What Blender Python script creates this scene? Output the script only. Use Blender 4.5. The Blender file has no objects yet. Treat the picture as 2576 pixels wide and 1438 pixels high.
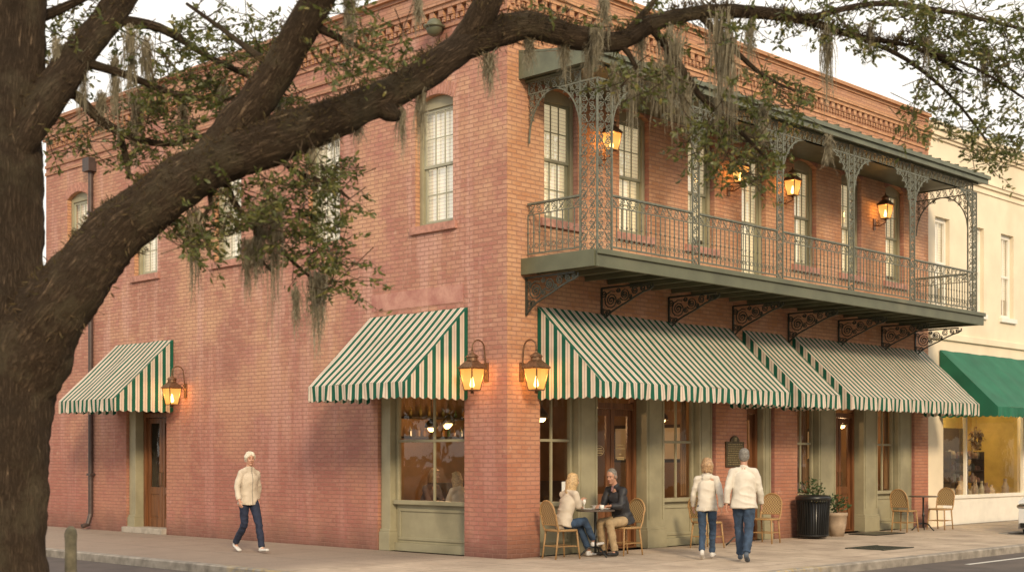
import bpy, math, random
from mathutils import Vector, Matrix, noise
random.seed(7)
R=math.radians
scene=bpy.context.scene
C0=Vector((-15.44,-15.10,1.6)); RXv=Vector((.6966,-.7174,0)); FYv=Vector((.7174,.6966,0))
def PX(x,y,Y): return C0+RXv*((x-1288)/3450*Y)+FYv*Y+Vector((0,0,(1150-y)/3450*Y))
def link(o): scene.collection.objects.link(o); return o
# ---------------------------------------------------------------- materials
def newmat(name):
    m=bpy.data.materials.new(name); m.use_nodes=True; nt=m.node_tree
    b=nt.nodes['Principled BSDF']; return m,nt,b
def N(nt,t,**k):
    n=nt.nodes.new(t)
    for a,v in k.items():
        if a.startswith('i_'): n.inputs[a[2:].replace('_',' ')].default_value=v
        else: setattr(n,a,v)
    return n
def L(nt,a,b): nt.links.new(a,b)
def math_(nt,op,a,b=None,c=None):
    n=nt.nodes.new('ShaderNodeMath'); n.operation=op
    for i,x in enumerate((a,b,c)):
        if x is None: continue
        if isinstance(x,(int,float)): n.inputs[i].default_value=x
        else: nt.links.new(x,n.inputs[i])
    return n.outputs[0]
def mixc(nt,f,a,b,blend='MIX'):
    n=nt.nodes.new('ShaderNodeMix'); n.data_type='RGBA'; n.blend_type=blend
    for s,x in ((0,f),(6,a),(7,b)):
        if isinstance(x,(int,float)): n.inputs[s].default_value=x
        elif isinstance(x,(tuple,list)): n.inputs[s].default_value=(x[0],x[1],x[2],1)
        else: nt.links.new(x,n.inputs[s])
    return n.outputs[2]
def maprange(nt,x,a,b,c=0,d=1):
    n=nt.nodes.new('ShaderNodeMapRange'); nt.links.new(x,n.inputs[0])
    for i,v in enumerate((a,b,c,d)): n.inputs[i+1].default_value=v
    return n.outputs[0]
def noisef(nt,scale,detail=4,vec=None,rough=.55):
    n=N(nt,'ShaderNodeTexNoise'); n.inputs['Scale'].default_value=scale; n.inputs['Detail'].default_value=detail
    n.inputs['Roughness'].default_value=rough
    if vec is None:
        g=N(nt,'ShaderNodeNewGeometry'); vec=g.outputs['Position']
    L(nt,vec,n.inputs['Vector']); return n.outputs['Fac']
def bump(nt,b,h,strength=.4,dist=.01):
    n=N(nt,'ShaderNodeBump'); n.inputs['Strength'].default_value=strength; n.inputs['Distance'].default_value=dist
    L(nt,h,n.inputs['Height']); L(nt,n.outputs[0],b.inputs['Normal'])
def simple(name,col,rough=.6,var=.2,scale=6,bs=.2,metal=0,spec=.5,dirt=None):
    m,nt,b=newmat(name)
    f=noisef(nt,scale,5); f=maprange(nt,f,.3,.7)
    c=mixc(nt,f,tuple(x*(1-var) for x in col),tuple(min(1,x*(1+var)) for x in col))
    if dirt:
        f2=maprange(nt,noisef(nt,scale*.3,6),.5,.68); c=mixc(nt,f2,c,dirt)
    L(nt,c,b.inputs['Base Color']); b.inputs['Roughness'].default_value=rough
    b.inputs['Metallic'].default_value=metal; b.inputs['Specular IOR Level'].default_value=spec
    if bs: bump(nt,b,noisef(nt,scale*6,4),bs,.004)
    return m
def brickmat(name,tintL,tintR,mort,stain=True):
    m,nt,b=newmat(name)
    g=N(nt,'ShaderNodeNewGeometry'); sp=N(nt,'ShaderNodeSeparateXYZ'); L(nt,g.outputs['Position'],sp.inputs[0])
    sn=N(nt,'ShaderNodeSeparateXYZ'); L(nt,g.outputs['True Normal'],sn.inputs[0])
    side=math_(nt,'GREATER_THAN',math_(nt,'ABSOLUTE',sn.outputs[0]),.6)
    mx=N(nt,'ShaderNodeMix'); L(nt,side,mx.inputs[0]); L(nt,sp.outputs[0],mx.inputs[2]); L(nt,sp.outputs[1],mx.inputs[3])
    wob=math_(nt,'MULTIPLY',math_(nt,'SUBTRACT',noisef(nt,3.0,3),.5),.035)
    cb=N(nt,'ShaderNodeCombineXYZ'); L(nt,math_(nt,'ADD',mx.outputs[0],wob),cb.inputs[0]); L(nt,math_(nt,'ADD',sp.outputs[2],math_(nt,'MULTIPLY',wob,.5)),cb.inputs[1])
    br=N(nt,'ShaderNodeTexBrick'); L(nt,cb.outputs[0],br.inputs['Vector'])
    br.inputs['Scale'].default_value=1; br.inputs['Brick Width'].default_value=.215; br.inputs['Row Height'].default_value=.072
    br.inputs['Mortar Size'].default_value=.010; br.inputs['Mortar Smooth'].default_value=.35; br.inputs['Bias'].default_value=-.1
    br.inputs['Color1'].default_value=(0,0,0,1); br.inputs['Color2'].default_value=(1,1,1,1); br.inputs['Mortar'].default_value=(.5,.5,.5,1)
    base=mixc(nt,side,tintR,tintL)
    per=N(nt,'ShaderNodeSeparateColor'); L(nt,br.outputs['Color'],per.inputs[0])
    light=mixc(nt,.5,base,(.64,.44,.30)); dark=mixc(nt,1.0,base,(.66,.58,.58),'MULTIPLY')
    c=mixc(nt,maprange(nt,per.outputs[0],0,1,.0,.8),dark,light)
    c=mixc(nt,.4,c,base)
    c=mixc(nt,maprange(nt,noisef(nt,30,5),.3,.75,0,.45),c,mixc(nt,1,c,(.65,.6,.6),'MULTIPLY'))
    if stain:
        n1=noisef(nt,.5,8,rough=.72); n2=noisef(nt,1.2,8,rough=.75); n3=noisef(nt,.42,8,rough=.7)
        mp=N(nt,'ShaderNodeVectorMath',operation='MULTIPLY'); L(nt,g.outputs['Position'],mp.inputs[0]); mp.inputs[1].default_value=(1.9,1.9,.25)
        n4=noisef(nt,1.0,8,mp.outputs[0],.7)
        sidef=maprange(nt,side,0,1,.35,1)
        c=mixc(nt,maprange(nt,n1,.48,.60,0,.6),c,(.63,.39,.24))
        c=mixc(nt,math_(nt,'MULTIPLY',maprange(nt,n2,.53,.62,0,.5),sidef),c,(.42,.18,.16))
        c=mixc(nt,math_(nt,'MULTIPLY',maprange(nt,n4,.51,.61,0,.6),sidef),c,(.60,.36,.30))
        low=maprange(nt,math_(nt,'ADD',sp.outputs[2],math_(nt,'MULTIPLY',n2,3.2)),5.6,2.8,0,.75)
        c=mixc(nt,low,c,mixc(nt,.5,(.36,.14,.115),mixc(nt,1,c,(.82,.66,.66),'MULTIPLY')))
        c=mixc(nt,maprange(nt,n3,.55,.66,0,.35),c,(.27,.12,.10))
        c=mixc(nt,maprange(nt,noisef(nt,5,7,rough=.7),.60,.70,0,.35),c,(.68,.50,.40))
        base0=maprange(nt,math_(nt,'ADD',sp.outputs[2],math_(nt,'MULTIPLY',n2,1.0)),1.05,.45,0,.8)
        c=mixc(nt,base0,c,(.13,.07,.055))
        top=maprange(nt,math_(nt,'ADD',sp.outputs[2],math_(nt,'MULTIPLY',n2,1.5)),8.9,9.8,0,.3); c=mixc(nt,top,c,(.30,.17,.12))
    c=mixc(nt,math_(nt,'MULTIPLY',br.outputs['Fac'],.55),c,mort)
    L(nt,c,b.inputs['Base Color']); b.inputs['Roughness'].default_value=.85; b.inputs['Specular IOR Level'].default_value=.25
    h=math_(nt,'SUBTRACT',math_(nt,'ADD',math_(nt,'MULTIPLY',noisef(nt,14,5),.6),math_(nt,'MULTIPLY',per.outputs[0],.3)),br.outputs['Fac'])
    bump(nt,b,h,.85,.016); return m
M={}
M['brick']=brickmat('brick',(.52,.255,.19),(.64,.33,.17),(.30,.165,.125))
M['brick_trim']=brickmat('brick_trim',(.53,.29,.19),(.64,.35,.18),(.31,.18,.13),False)
M['sill']=simple('sill_brick',(.42,.21,.16),.85,.3,12,.5)
M['sage']=simple('sage_paint',(.31,.28,.18),.5,.12,3,.15,dirt=(.21,.19,.12))
M['sage_d']=simple('sage_sash',(.26,.25,.165),.45,.1,3,.1)
M['cream_sash']=simple('cream_sash',(.36,.35,.26),.45,.1,3,.1)
M['green']=simple('green_fascia',(.105,.11,.065),.45,.2,2,.15,dirt=(.17,.16,.10))
M['iron']=simple('iron',(.13,.135,.10),.5,.35,20,.1)
M['black']=simple('black_metal',(.012,.013,.013),.35,.2,10,.1)
M['blackiron']=simple('bracket_iron',(.035,.04,.03),.5,.3,20,.1)
M['copper']=simple('aged_copper',(.20,.11,.06),.4,.35,25,.15,metal=.6)
M['roof']=simple('roof_metal',(.12,.13,.085),.5,.25,4,.1)
M['dark']=simple('dark_interior',(.05,.032,.02),.8,.3,2,0)
M['intwall']=simple('interior_plaster',(.24,.13,.055),.8,.3,1.5,0)
M['intfloor']=simple('interior_floor',(.08,.045,.025),.5,.3,2,0)
M['yellow']=simple('yellow_plaster',(.62,.46,.14),.8,.3,1.2,0,dirt=(.42,.27,.08))
M['stucco']=simple('cream_stucco',(.76,.65,.48),.85,.08,1.2,.3,dirt=(.66,.54,.38))
M['white']=simple('white_paint',(.78,.74,.66),.5,.06,4,.05)
M['pipe']=simple('pipe_paint',(.06,.04,.035),.5,.3,8,.1)
M['step']=simple('step_stone',(.36,.32,.27),.85,.2,7,.4)
M['rattan']=simple('rattan',(.36,.21,.085),.5,.3,60,.3)
M['terra']=simple('terracotta',(.36,.27,.19),.85,.2,8,.3)
M['soil']=simple('soil',(.04,.03,.02),.95,.3,20,.5)
M['tabletop']=simple('table_top',(.10,.075,.06),.35,.2,10,0)
M['porcelain']=simple('porcelain',(.75,.73,.68),.25,.04,10,0)
M['bronze']=simple('bronze_plaque',(.10,.075,.04),.45,.3,20,.2,metal=.6)
M['bronze_l']=simple('bronze_letters',(.30,.24,.12),.4,.2,30,0,metal=.6)
M['gold']=simple('gold_letters',(.65,.50,.25),.4,.1,10,0)
M['paper']=simple('paper_notice',(.7,.7,.66),.7,.04,10,0)
M['carpaint']=simple('white_car_paint',(.72,.72,.71),.25,.02,2,0)
M['rubber']=simple('rubber',(.02,.02,.02),.8,.2,10,.1)
M['chrome']=simple('chrome',(.6,.6,.6),.2,.05,5,0,metal=1)
M['zipper']=simple('zipper',(.22,.20,.17),.5,.1,5,0)
M['farbrick']=simple('far_brick',(.20,.13,.09),.9,.3,1,.2)
def woodmat():
    m,nt,b=newmat('door_wood'); g=N(nt,'ShaderNodeNewGeometry')
    v=N(nt,'ShaderNodeVectorMath',operation='MULTIPLY'); L(nt,g.outputs['Position'],v.inputs[0]); v.inputs[1].default_value=(22,22,1.6)
    f=noisef(nt,1,6,v.outputs[0]); c=mixc(nt,maprange(nt,f,.3,.7),(.085,.032,.013),(.22,.09,.034))
    L(nt,c,b.inputs['Base Color']); b.inputs['Roughness'].default_value=.35; return m
M['wood']=woodmat()
def glassmat(name,tint=(1,1,1),f0=.06,k=.9):
    m,nt,b=newmat(name); nt.nodes.remove(b); out=nt.nodes['Material Output']
    tr=N(nt,'ShaderNodeBsdfTransparent'); tr.inputs[0].default_value=(*tint,1)
    gl=N(nt,'ShaderNodeBsdfGlossy'); gl.inputs['Roughness'].default_value=.02; gl.inputs[0].default_value=(.95,.95,.95,1)
    g=N(nt,'ShaderNodeNewGeometry'); d=N(nt,'ShaderNodeVectorMath',operation='DOT_PRODUCT'); L(nt,g.outputs['Normal'],d.inputs[0]); L(nt,g.outputs['Incoming'],d.inputs[1])
    cs=math_(nt,'ABSOLUTE',d.outputs['Value']); f=math_(nt,'ADD',math_(nt,'MULTIPLY',math_(nt,'POWER',math_(nt,'SUBTRACT',1.0,cs),5),k),f0)
    bp=N(nt,'ShaderNodeBump'); bp.inputs['Strength'].default_value=.12; bp.inputs['Distance'].default_value=.02
    L(nt,noisef(nt,2.5,2),bp.inputs['Height']); L(nt,bp.outputs[0],gl.inputs['Normal'])
    mx=N(nt,'ShaderNodeMixShader'); L(nt,f,mx.inputs[0]); L(nt,tr.outputs[0],mx.inputs[1]); L(nt,gl.outputs[0],mx.inputs[2])
    L(nt,mx.outputs[0],out.inputs[0]); return m
M['glass']=glassmat('window_glass',(.90,.88,.84),.06)
M['glass_up']=glassmat('upper_glass',(.95,.94,.90),.20)
def emis(name,col,s):
    m,nt,b=newmat(name); b.inputs['Base Color'].default_value=(*col,1); b.inputs['Emission Color'].default_value=(*col,1); b.inputs['Emission Strength'].default_value=s; return m
M['flame']=emis('flame',(1,.72,.32),16)
M['bulb']=emis('pendant_glow',(1,.62,.25),8)
def lampglass():
    m,nt,b=newmat('amber_glass'); nt.nodes.remove(b); out=nt.nodes['Material Output']
    tr=N(nt,'ShaderNodeBsdfTransparent'); tr.inputs[0].default_value=(1,.86,.58,1)
    tc=N(nt,'ShaderNodeTexCoord'); sp=N(nt,'ShaderNodeSeparateXYZ'); L(nt,tc.outputs['Generated'],sp.inputs[0])
    em=N(nt,'ShaderNodeEmission'); L(nt,mixc(nt,math_(nt,'ABSOLUTE',math_(nt,'SUBTRACT',sp.outputs[2],.45)),(1,.56,.15),(1,.27,.03)),em.inputs[0]); em.inputs[1].default_value=1.5
    mx=N(nt,'ShaderNodeMixShader'); mx.inputs[0].default_value=.55
    L(nt,tr.outputs[0],mx.inputs[1]); L(nt,em.outputs[0],mx.inputs[2]); L(nt,mx.outputs[0],out.inputs[0]); return m
M['amber']=lampglass()
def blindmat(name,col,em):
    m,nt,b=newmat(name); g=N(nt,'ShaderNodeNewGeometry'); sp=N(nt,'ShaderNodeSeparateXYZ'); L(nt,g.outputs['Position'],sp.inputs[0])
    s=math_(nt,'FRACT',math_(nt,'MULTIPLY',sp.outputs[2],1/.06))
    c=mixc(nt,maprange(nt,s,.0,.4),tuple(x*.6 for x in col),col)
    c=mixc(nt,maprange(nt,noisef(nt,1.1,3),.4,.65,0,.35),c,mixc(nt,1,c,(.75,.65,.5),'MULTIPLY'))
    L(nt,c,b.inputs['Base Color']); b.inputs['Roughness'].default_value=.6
    L(nt,c,b.inputs['Emission Color']); b.inputs['Emission Strength'].default_value=em; return m  # blinds emit their own colour, standing in for bright reflections and glow at the panes
M['blind']=blindmat('self_lit_blind',(.84,.79,.67),.38)
M['curtain']=blindmat('warm_self_lit_blind',(.86,.74,.50),.62)
def stripemat():
    m,nt,b=newmat('striped_canvas'); uv=N(nt,'ShaderNodeUVMap'); sp=N(nt,'ShaderNodeSeparateXYZ'); L(nt,uv.outputs[0],sp.inputs[0])
    f=math_(nt,'FRACT',math_(nt,'MULTIPLY',sp.outputs[0],1/.175))
    gmask=math_(nt,'LESS_THAN',f,.46)
    ln=math_(nt,'LESS_THAN',math_(nt,'ABSOLUTE',math_(nt,'SUBTRACT',f,.73)),.04)
    cream=mixc(nt,ln,(.74,.65,.54),(.50,.36,.31)); c=mixc(nt,gmask,cream,(.018,.12,.075))
    c=mixc(nt,maprange(nt,noisef(nt,3,6),.4,.75,0,.35),c,mixc(nt,1,c,(.6,.54,.46),'MULTIPLY'))
    out=nt.nodes['Material Output']; L(nt,c,b.inputs['Base Color']); b.inputs['Roughness'].default_value=.8; b.inputs['Specular IOR Level'].default_value=.2
    tl=N(nt,'ShaderNodeBsdfTranslucent'); L(nt,c,tl.inputs[0]); mx=N(nt,'ShaderNodeMixShader'); mx.inputs[0].default_value=.22
    bump(nt,b,noisef(nt,5,4),.4,.02)
    L(nt,b.outputs[0],mx.inputs[1]); L(nt,tl.outputs[0],mx.inputs[2]); L(nt,mx.outputs[0],out.inputs[0]); return m
M['stripe']=stripemat()
M['greencanvas']=simple('green_canvas',(.012,.12,.065),.75,.2,2,.2)
def barkmat():
    m,nt,b=newmat('bark'); uv=N(nt,'ShaderNodeUVMap')
    v=N(nt,'ShaderNodeVectorMath',operation='MULTIPLY'); L(nt,uv.outputs[0],v.inputs[0]); v.inputs[1].default_value=(30,5.5,1)
    w=N(nt,'ShaderNodeTexNoise'); w.inputs['Scale'].default_value=.9; w.inputs['Detail'].default_value=8; w.inputs['Roughness'].default_value=.65; L(nt,v.outputs[0],w.inputs['Vector'])
    ws=N(nt,'ShaderNodeVectorMath',operation='SCALE'); L(nt,w.outputs['Color'],ws.inputs[0]); ws.inputs['Scale'].default_value=3.2
    ad=N(nt,'ShaderNodeVectorMath',operation='ADD'); L(nt,v.outputs[0],ad.inputs[0]); L(nt,ws.outputs[0],ad.inputs[1])
    vo=N(nt,'ShaderNodeTexVoronoi'); vo.feature='DISTANCE_TO_EDGE'; L(nt,ad.outputs[0],vo.inputs['Vector']); vo.inputs['Scale'].default_value=1
    h=maprange(nt,vo.outputs['Distance'],0,.4)
    n1=noisef(nt,24,7,rough=.65); n2=noisef(nt,2.2,7,rough=.7)
    c=mixc(nt,h,(.05,.033,.02),(.19,.13,.082)); c=mixc(nt,maprange(nt,n1,.35,.7,0,.6),c,(.10,.07,.045))
    c=mixc(nt,maprange(nt,n2,.5,.6,0,.45),c,(.17,.14,.085)); c=mixc(nt,maprange(nt,noisef(nt,3,7),.54,.64,0,.5),c,(.055,.038,.023))
    L(nt,c,b.inputs['Base Color']); b.inputs['Roughness'].default_value=.95; b.inputs['Specular IOR Level'].default_value=.15
    bump(nt,b,math_(nt,'ADD',h,math_(nt,'MULTIPLY',n1,.8)),1,.045); return m
M['bark']=barkmat()
def islandmat(name,cols,trans=.3,rough=.6):
    m,nt,b=newmat(name); g=N(nt,'ShaderNodeNewGeometry'); r=N(nt,'ShaderNodeValToRGB'); L(nt,g.outputs['Random Per Island'],r.inputs[0])
    e=r.color_ramp.elements; e[0].color=(*cols[0],1); e[1].color=(*cols[-1],1)
    for i,c in enumerate(cols[1:-1]): x=e.new((i+1)/(len(cols)-1)); x.color=(*c,1)
    L(nt,r.outputs[0],b.inputs['Base Color']); b.inputs['Roughness'].default_value=rough
    tl=N(nt,'ShaderNodeBsdfTranslucent'); L(nt,r.outputs[0],tl.inputs[0]); mx=N(nt,'ShaderNodeMixShader'); mx.inputs[0].default_value=trans
    L(nt,b.outputs[0],mx.inputs[1]); L(nt,tl.outputs[0],mx.inputs[2]); L(nt,mx.outputs[0],nt.nodes['Material Output'].inputs[0]); return m
M['leaf']=islandmat('oak_leaf',[(.055,.065,.016),(.14,.15,.035),(.09,.11,.028),(.12,.13,.035),(.28,.24,.07)],.42,.42)
M['moss']=islandmat('spanish_moss',[(.20,.17,.11),(.34,.30,.21),(.26,.22,.14),(.44,.39,.29)],.42,.9)
M['fern']=islandmat('limb_fern',[(.045,.028,.014),(.11,.07,.03),(.085,.07,.025)],.25,.9)
M['bush']=islandmat('shrub_leaf',[(.025,.055,.02),(.06,.11,.035),(.04,.08,.025)],.3,.5)
def pavemat():
    m,nt,b=newmat('pavement_concrete'); g=N(nt,'ShaderNodeNewGeometry'); sp=N(nt,'ShaderNodeSeparateXYZ'); L(nt,g.outputs['Position'],sp.inputs[0])
    def joint(o,s): 
        f=math_(nt,'FRACT',math_(nt,'MULTIPLY',o,1/s)); return math_(nt,'LESS_THAN',math_(nt,'ABSOLUTE',math_(nt,'SUBTRACT',f,.5)),.008/s*1.2)
    j=math_(nt,'MAXIMUM',joint(sp.outputs[0],1.5),joint(sp.outputs[1],1.45))
    c=mixc(nt,maprange(nt,noisef(nt,1.1,7,rough=.65),.35,.65),(.34,.26,.19),(.54,.43,.32))
    lf=maprange(nt,sp.outputs[1],.4,1.6)
    c=mixc(nt,math_(nt,'MULTIPLY',lf,.85),c,mixc(nt,maprange(nt,noisef(nt,45,3),.35,.7),(.15,.11,.085),(.31,.235,.18)))
    c=mixc(nt,maprange(nt,noisef(nt,2.3,8,rough=.75),.53,.66,0,.6),c,(.18,.135,.10))
    c=mixc(nt,maprange(nt,noisef(nt,90,2),.4,.8,0,.3),c,(.55,.48,.39))
    c=mixc(nt,math_(nt,'MULTIPLY',j,.7),c,(.08,.06,.05))
    L(nt,c,b.inputs['Base Color']); b.inputs['Roughness'].default_value=.85
    bump(nt,b,math_(nt,'SUBTRACT',noisef(nt,40,5),j),.4,.006); return m
M['pave']=pavemat()
def kerbmat():
    m,nt,b=newmat('kerb'); g=N(nt,'ShaderNodeNewGeometry'); sp=N(nt,'ShaderNodeSeparateXYZ'); L(nt,g.outputs['Position'],sp.inputs[0])
    c=mixc(nt,maprange(nt,noisef(nt,5,6),.3,.7),(.16,.14,.115),(.36,.32,.27))
    d=math_(nt,'ADD',math_(nt,'ABSOLUTE',math_(nt,'ADD',sp.outputs[0],1.2)),math_(nt,'ABSOLUTE',math_(nt,'ADD',sp.outputs[1],1.5)))
    y=math_(nt,'MULTIPLY',math_(nt,'MULTIPLY',maprange(nt,d,6.6,5.8),maprange(nt,noisef(nt,6,6),.46,.56)),.45)
    c=mixc(nt,y,c,(.50,.34,.10))
    L(nt,c,b.inputs['Base Color']); b.inputs['Roughness'].default_value=.85; bump(nt,b,noisef(nt,30,5),.5,.008); return m
M['kerb']=kerbmat()
M['asphalt']=simple('asphalt',(.085,.068,.06),.85,.25,2,.6,dirt=(.12,.095,.08))
M['earth']=simple('earth',(.07,.075,.035),.95,.3,.8,.3)
M['line']=simple('road_paint',(.6,.58,.53),.7,.1,8,.1)
M['skin']=simple('skin',(.52,.28,.19),.5,.06,10,0)
M['skin2']=simple('skin_tanned',(.42,.22,.145),.5,.06,10,0)
M['lips']=simple('lips',(.33,.10,.08),.5,.05,10,0)
M['eye']=simple('eye_dark',(.03,.02,.015),.2,.05,10,0)
M['blond']=simple('blond_hair',(.46,.31,.15),.5,.4,40,.5)
M['palehair']=simple('pale_blond_hair',(.66,.59,.47),.5,.22,40,.5)
M['brownhair']=simple('light_brown_hair',(.34,.21,.11),.5,.4,40,.5)
M['greyhair']=simple('grey_hair',(.17,.155,.135),.6,.4,40,.5)
M['creamjacket']=simple('cream_jacket',(.54,.46,.36),.75,.1,6,.3)
M['whitejacket']=simple('off_white_jacket',(.58,.53,.45),.75,.1,6,.3)
M['blackjacket']=simple('black_jacket',(.018,.018,.022),.6,.2,6,.3)
M['plaid']=simple('plaid_shirt',(.20,.11,.11),.8,.5,45,0)
M['jeans']=simple('blue_jeans',(.03,.055,.10),.85,.4,9,.3)
M['navy']=simple('navy_trousers',(.014,.02,.045),.85,.25,9,.3)
M['khaki']=simple('khaki_trousers',(.38,.27,.15),.85,.1,9,.3)
M['whiteshoe']=simple('white_shoe',(.6,.58,.55),.6,.1,20,0)
M['blueshoe']=simple('blue_grey_shoe',(.07,.09,.12),.6,.2,20,0)
M['blackshoe']=simple('black_shoe',(.015,.014,.014),.4,.1,20,0)
M['darkcoat']=simple('dark_cloth',(.12,.07,.06),.8,.2,6,.2)
# ---------------------------------------------------------------- mesh builder
class MB:
    def __init__(s): s.v=[];s.f=[];s.m=[];s.uv=[]
    def quad(s,p,m=0,uv=None):
        i=len(s.v); s.v+=[tuple(q) for q in p]; s.f.append(tuple(range(i,i+len(p)))); s.m.append(m); s.uv.append(uv)
    def box(s,x0,x1,y0,y1,z0,z1,m=0):
        if x0>x1:x0,x1=x1,x0
        if y0>y1:y0,y1=y1,y0
        if z0>z1:z0,z1=z1,z0
        i=len(s.v); s.v+=[(x0,y0,z0),(x1,y0,z0),(x1,y1,z0),(x0,y1,z0),(x0,y0,z1),(x1,y0,z1),(x1,y1,z1),(x0,y1,z1)]
        for q in ((0,3,2,1),(4,5,6,7),(0,1,5,4),(1,2,6,5),(2,3,7,6),(3,0,4,7)):
            s.f.append(tuple(i+k for k in q)); s.m.append(m); s.uv.append(None)
    def fbox(s,sd,u0,u1,z0,z1,o0,o1,m=0):
        if sd=='R': s.box(u0,u1,-o1,-o0,z0,z1,m)
        else: s.box(-o1,-o0,u0,u1,z0,z1,m)
    def tube(s,pts,r,n=6,m=0,caps=True,uvs=False,disp=0):
        pts=[Vector(p) for p in pts]; k=len(pts)
        rs=r if isinstance(r,(list,tuple)) else [r]*k
        t=(pts[1]-pts[0]).normalized(); up=Vector((0,0,1)) if abs(t.z)<.9 else Vector((1,0,0))
        u=t.cross(up).normalized(); i0=len(s.v); ln=0
        lens=[]
        for j,p in enumerate(pts):
            if j>0: ln+=(p-pts[j-1]).length
            lens.append(ln)
            tt=(pts[min(j+1,k-1)]-pts[max(j-1,0)]); tt=tt.normalized() if tt.length>1e-9 else t
            u=(u-tt*u.dot(tt)); u=u.normalized() if u.length>1e-6 else tt.orthogonal().normalized()
            w=tt.cross(u)
            for a in range(n):
                an=2*math.pi*(a+.5)/n; d=u*math.cos(an)+w*math.sin(an); rr=rs[j]
                if disp:
                    q=p+d*rr; rr*=1+disp*(noise.noise(q*2.2)*.9+noise.noise(q*7)*.5+noise.noise(q*18)*.35)
                s.v.append(tuple(p+d*rr))
        for j in range(k-1):
            for a in range(n):
                b=(a+1)%n; s.f.append((i0+j*n+a,i0+j*n+b,i0+(j+1)*n+b,i0+(j+1)*n+a)); s.m.append(m)
                if uvs:
                    c=2*math.pi*max(.05,(rs[0]+rs[k//2])/2); 
                    s.uv.append(((a/n*c,lens[j]),((a+1)/n*c,lens[j]),((a+1)/n*c,lens[j+1]),(a/n*c,lens[j+1])))
                else: s.uv.append(None)
        if caps:
            s.f.append(tuple(i0+a for a in range(n))[::-1]); s.m.append(m); s.uv.append(None)
            s.f.append(tuple(i0+(k-1)*n+a for a in range(n))); s.m.append(m); s.uv.append(None)
    def grid(s,rings,n,m=0):
        i0=len(s.v)
        for r in rings: s.v+=[tuple(q) for q in r]
        for j in range(len(rings)-1):
            for a in range(n):
                b=(a+1)%n; s.f.append((i0+j*n+a,i0+j*n+b,i0+(j+1)*n+b,i0+(j+1)*n+a)); s.m.append(m); s.uv.append(None)
        s.f.append(tuple(i0+a for a in range(n))[::-1]); s.f.append(tuple(i0+(len(rings)-1)*n+a for a in range(n))); s.m+=[m,m]; s.uv+=[None,None]
    def lathe(s,prof,c,n=24,m=0,ph=0):
        s.grid([[(c[0]+r*math.cos(2*math.pi*a/n+ph),c[1]+r*math.sin(2*math.pi*a/n+ph),c[2]+z) for a in range(n)] for r,z in prof],n,m)
    def cap(s,p0,p1,r0,r1,wide=None,n=14,c0=1,c1=1):
        p0=Vector(p0);p1=Vector(p1); t=(p1-p0)
        t=t.normalized() if t.length>1e-6 else Vector((0,0,1))
        wv=Vector(wide) if wide else t.orthogonal()
        u=(wv-t*wv.dot(t)); u=u.normalized() if u.length>1e-5 else t.orthogonal().normalized()
        w=t.cross(u)
        if not isinstance(r0,tuple): r0=(r0,r0)
        if not isinstance(r1,tuple): r1=(r1,r1)
        rr=[(p0-t*(min(r0)*c0*math.cos(k/5*math.pi/2)),r0,math.sin(k/5*math.pi/2)) for k in range(1,6)]
        rr+=[(p1+t*(min(r1)*c1*math.cos(k/5*math.pi/2)),r1,math.sin(k/5*math.pi/2)) for k in range(5,0,-1)]
        s.grid([[p+u*(r[0]*f*math.cos(2*math.pi*a/n))+w*(r[1]*f*math.sin(2*math.pi*a/n)) for a in range(n)] for p,r,f in rr],n)
    def ell(s,c,r,X=None,n=16):
        c=Vector(c); X=X or Matrix.Identity(3); K=9
        s.grid([[c+X@Vector((r[0]*math.sin(math.pi*j/K)*math.cos(2*math.pi*a/n),r[1]*math.sin(math.pi*j/K)*math.sin(2*math.pi*a/n),-r[2]*math.cos(math.pi*j/K))) for a in range(n)] for j in range(1,K)],n)
    def obj(s,name,mats,parent=None,smooth=False,bevel=0):
        me=bpy.data.meshes.new(name); me.from_pydata(s.v,[],s.f)
        if not isinstance(mats,(list,tuple)): mats=[mats]
        for m in mats: me.materials.append(M[m] if isinstance(m,str) else m)
        me.polygons.foreach_set('material_index',s.m)
        if smooth: me.polygons.foreach_set('use_smooth',[True]*len(s.f))
        if any(u is not None for u in s.uv):
            l=me.uv_layers.new(name='UVMap').data; i=0
            for f,u in zip(s.f,s.uv):
                for k in range(len(f)):
                    if u: l[i].uv=u[k]
                    i+=1
        me.update(); o=bpy.data.objects.new(name,me); link(o)
        if parent: o.parent=parent
        if bevel:
            b=o.modifiers.new('b','BEVEL'); b.width=bevel; b.segments=2; b.limit_method='ANGLE'
        return o
def tag(o,label,cat,group=None):
    o['label']=label;o['category']=cat
    if group:o['group']=group
    return o
def empty(name,loc=(0,0,0)):
    o=bpy.data.objects.new(name,None); o.location=loc; o.empty_display_size=.2; link(o); return o
def place(o,loc,rz=0):
    o.location=loc; o.rotation_euler=(0,0,rz); return o
# ---------------------------------------------------------------- people
V=Vector
def bake(o,vox,smooth=3,fold=0,fs=14):
    md=o.modifiers.new('r','REMESH'); md.mode='VOXEL'; md.voxel_size=vox
    if smooth:
        sm=o.modifiers.new('s','SMOOTH'); sm.factor=.5; sm.iterations=smooth
    bpy.context.view_layer.update(); dg=bpy.context.evaluated_depsgraph_get(); me=bpy.data.meshes.new_from_object(o.evaluated_get(dg))
    o.modifiers.clear(); mats=[m for m in o.data.materials]; o.data=me; me.materials.clear()
    for m in mats: me.materials.append(m)
    if fold:
        seed=Vector((random.uniform(0,50),0,0))
        for v in me.vertices:
            q=v.co*fs
            f=1-abs(noise.noise(Vector((q.x*.55+q.z*.25,q.y*.55-q.z*.2,q.z*.7))+seed))*3.2
            v.co+=v.normal*fold*(.5*noise.noise(q+seed)+.7*max(-.4,f)-.25)
    me.polygons.foreach_set('use_smooth',[True]*len(me.polygons)); me.update(); return o
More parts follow.
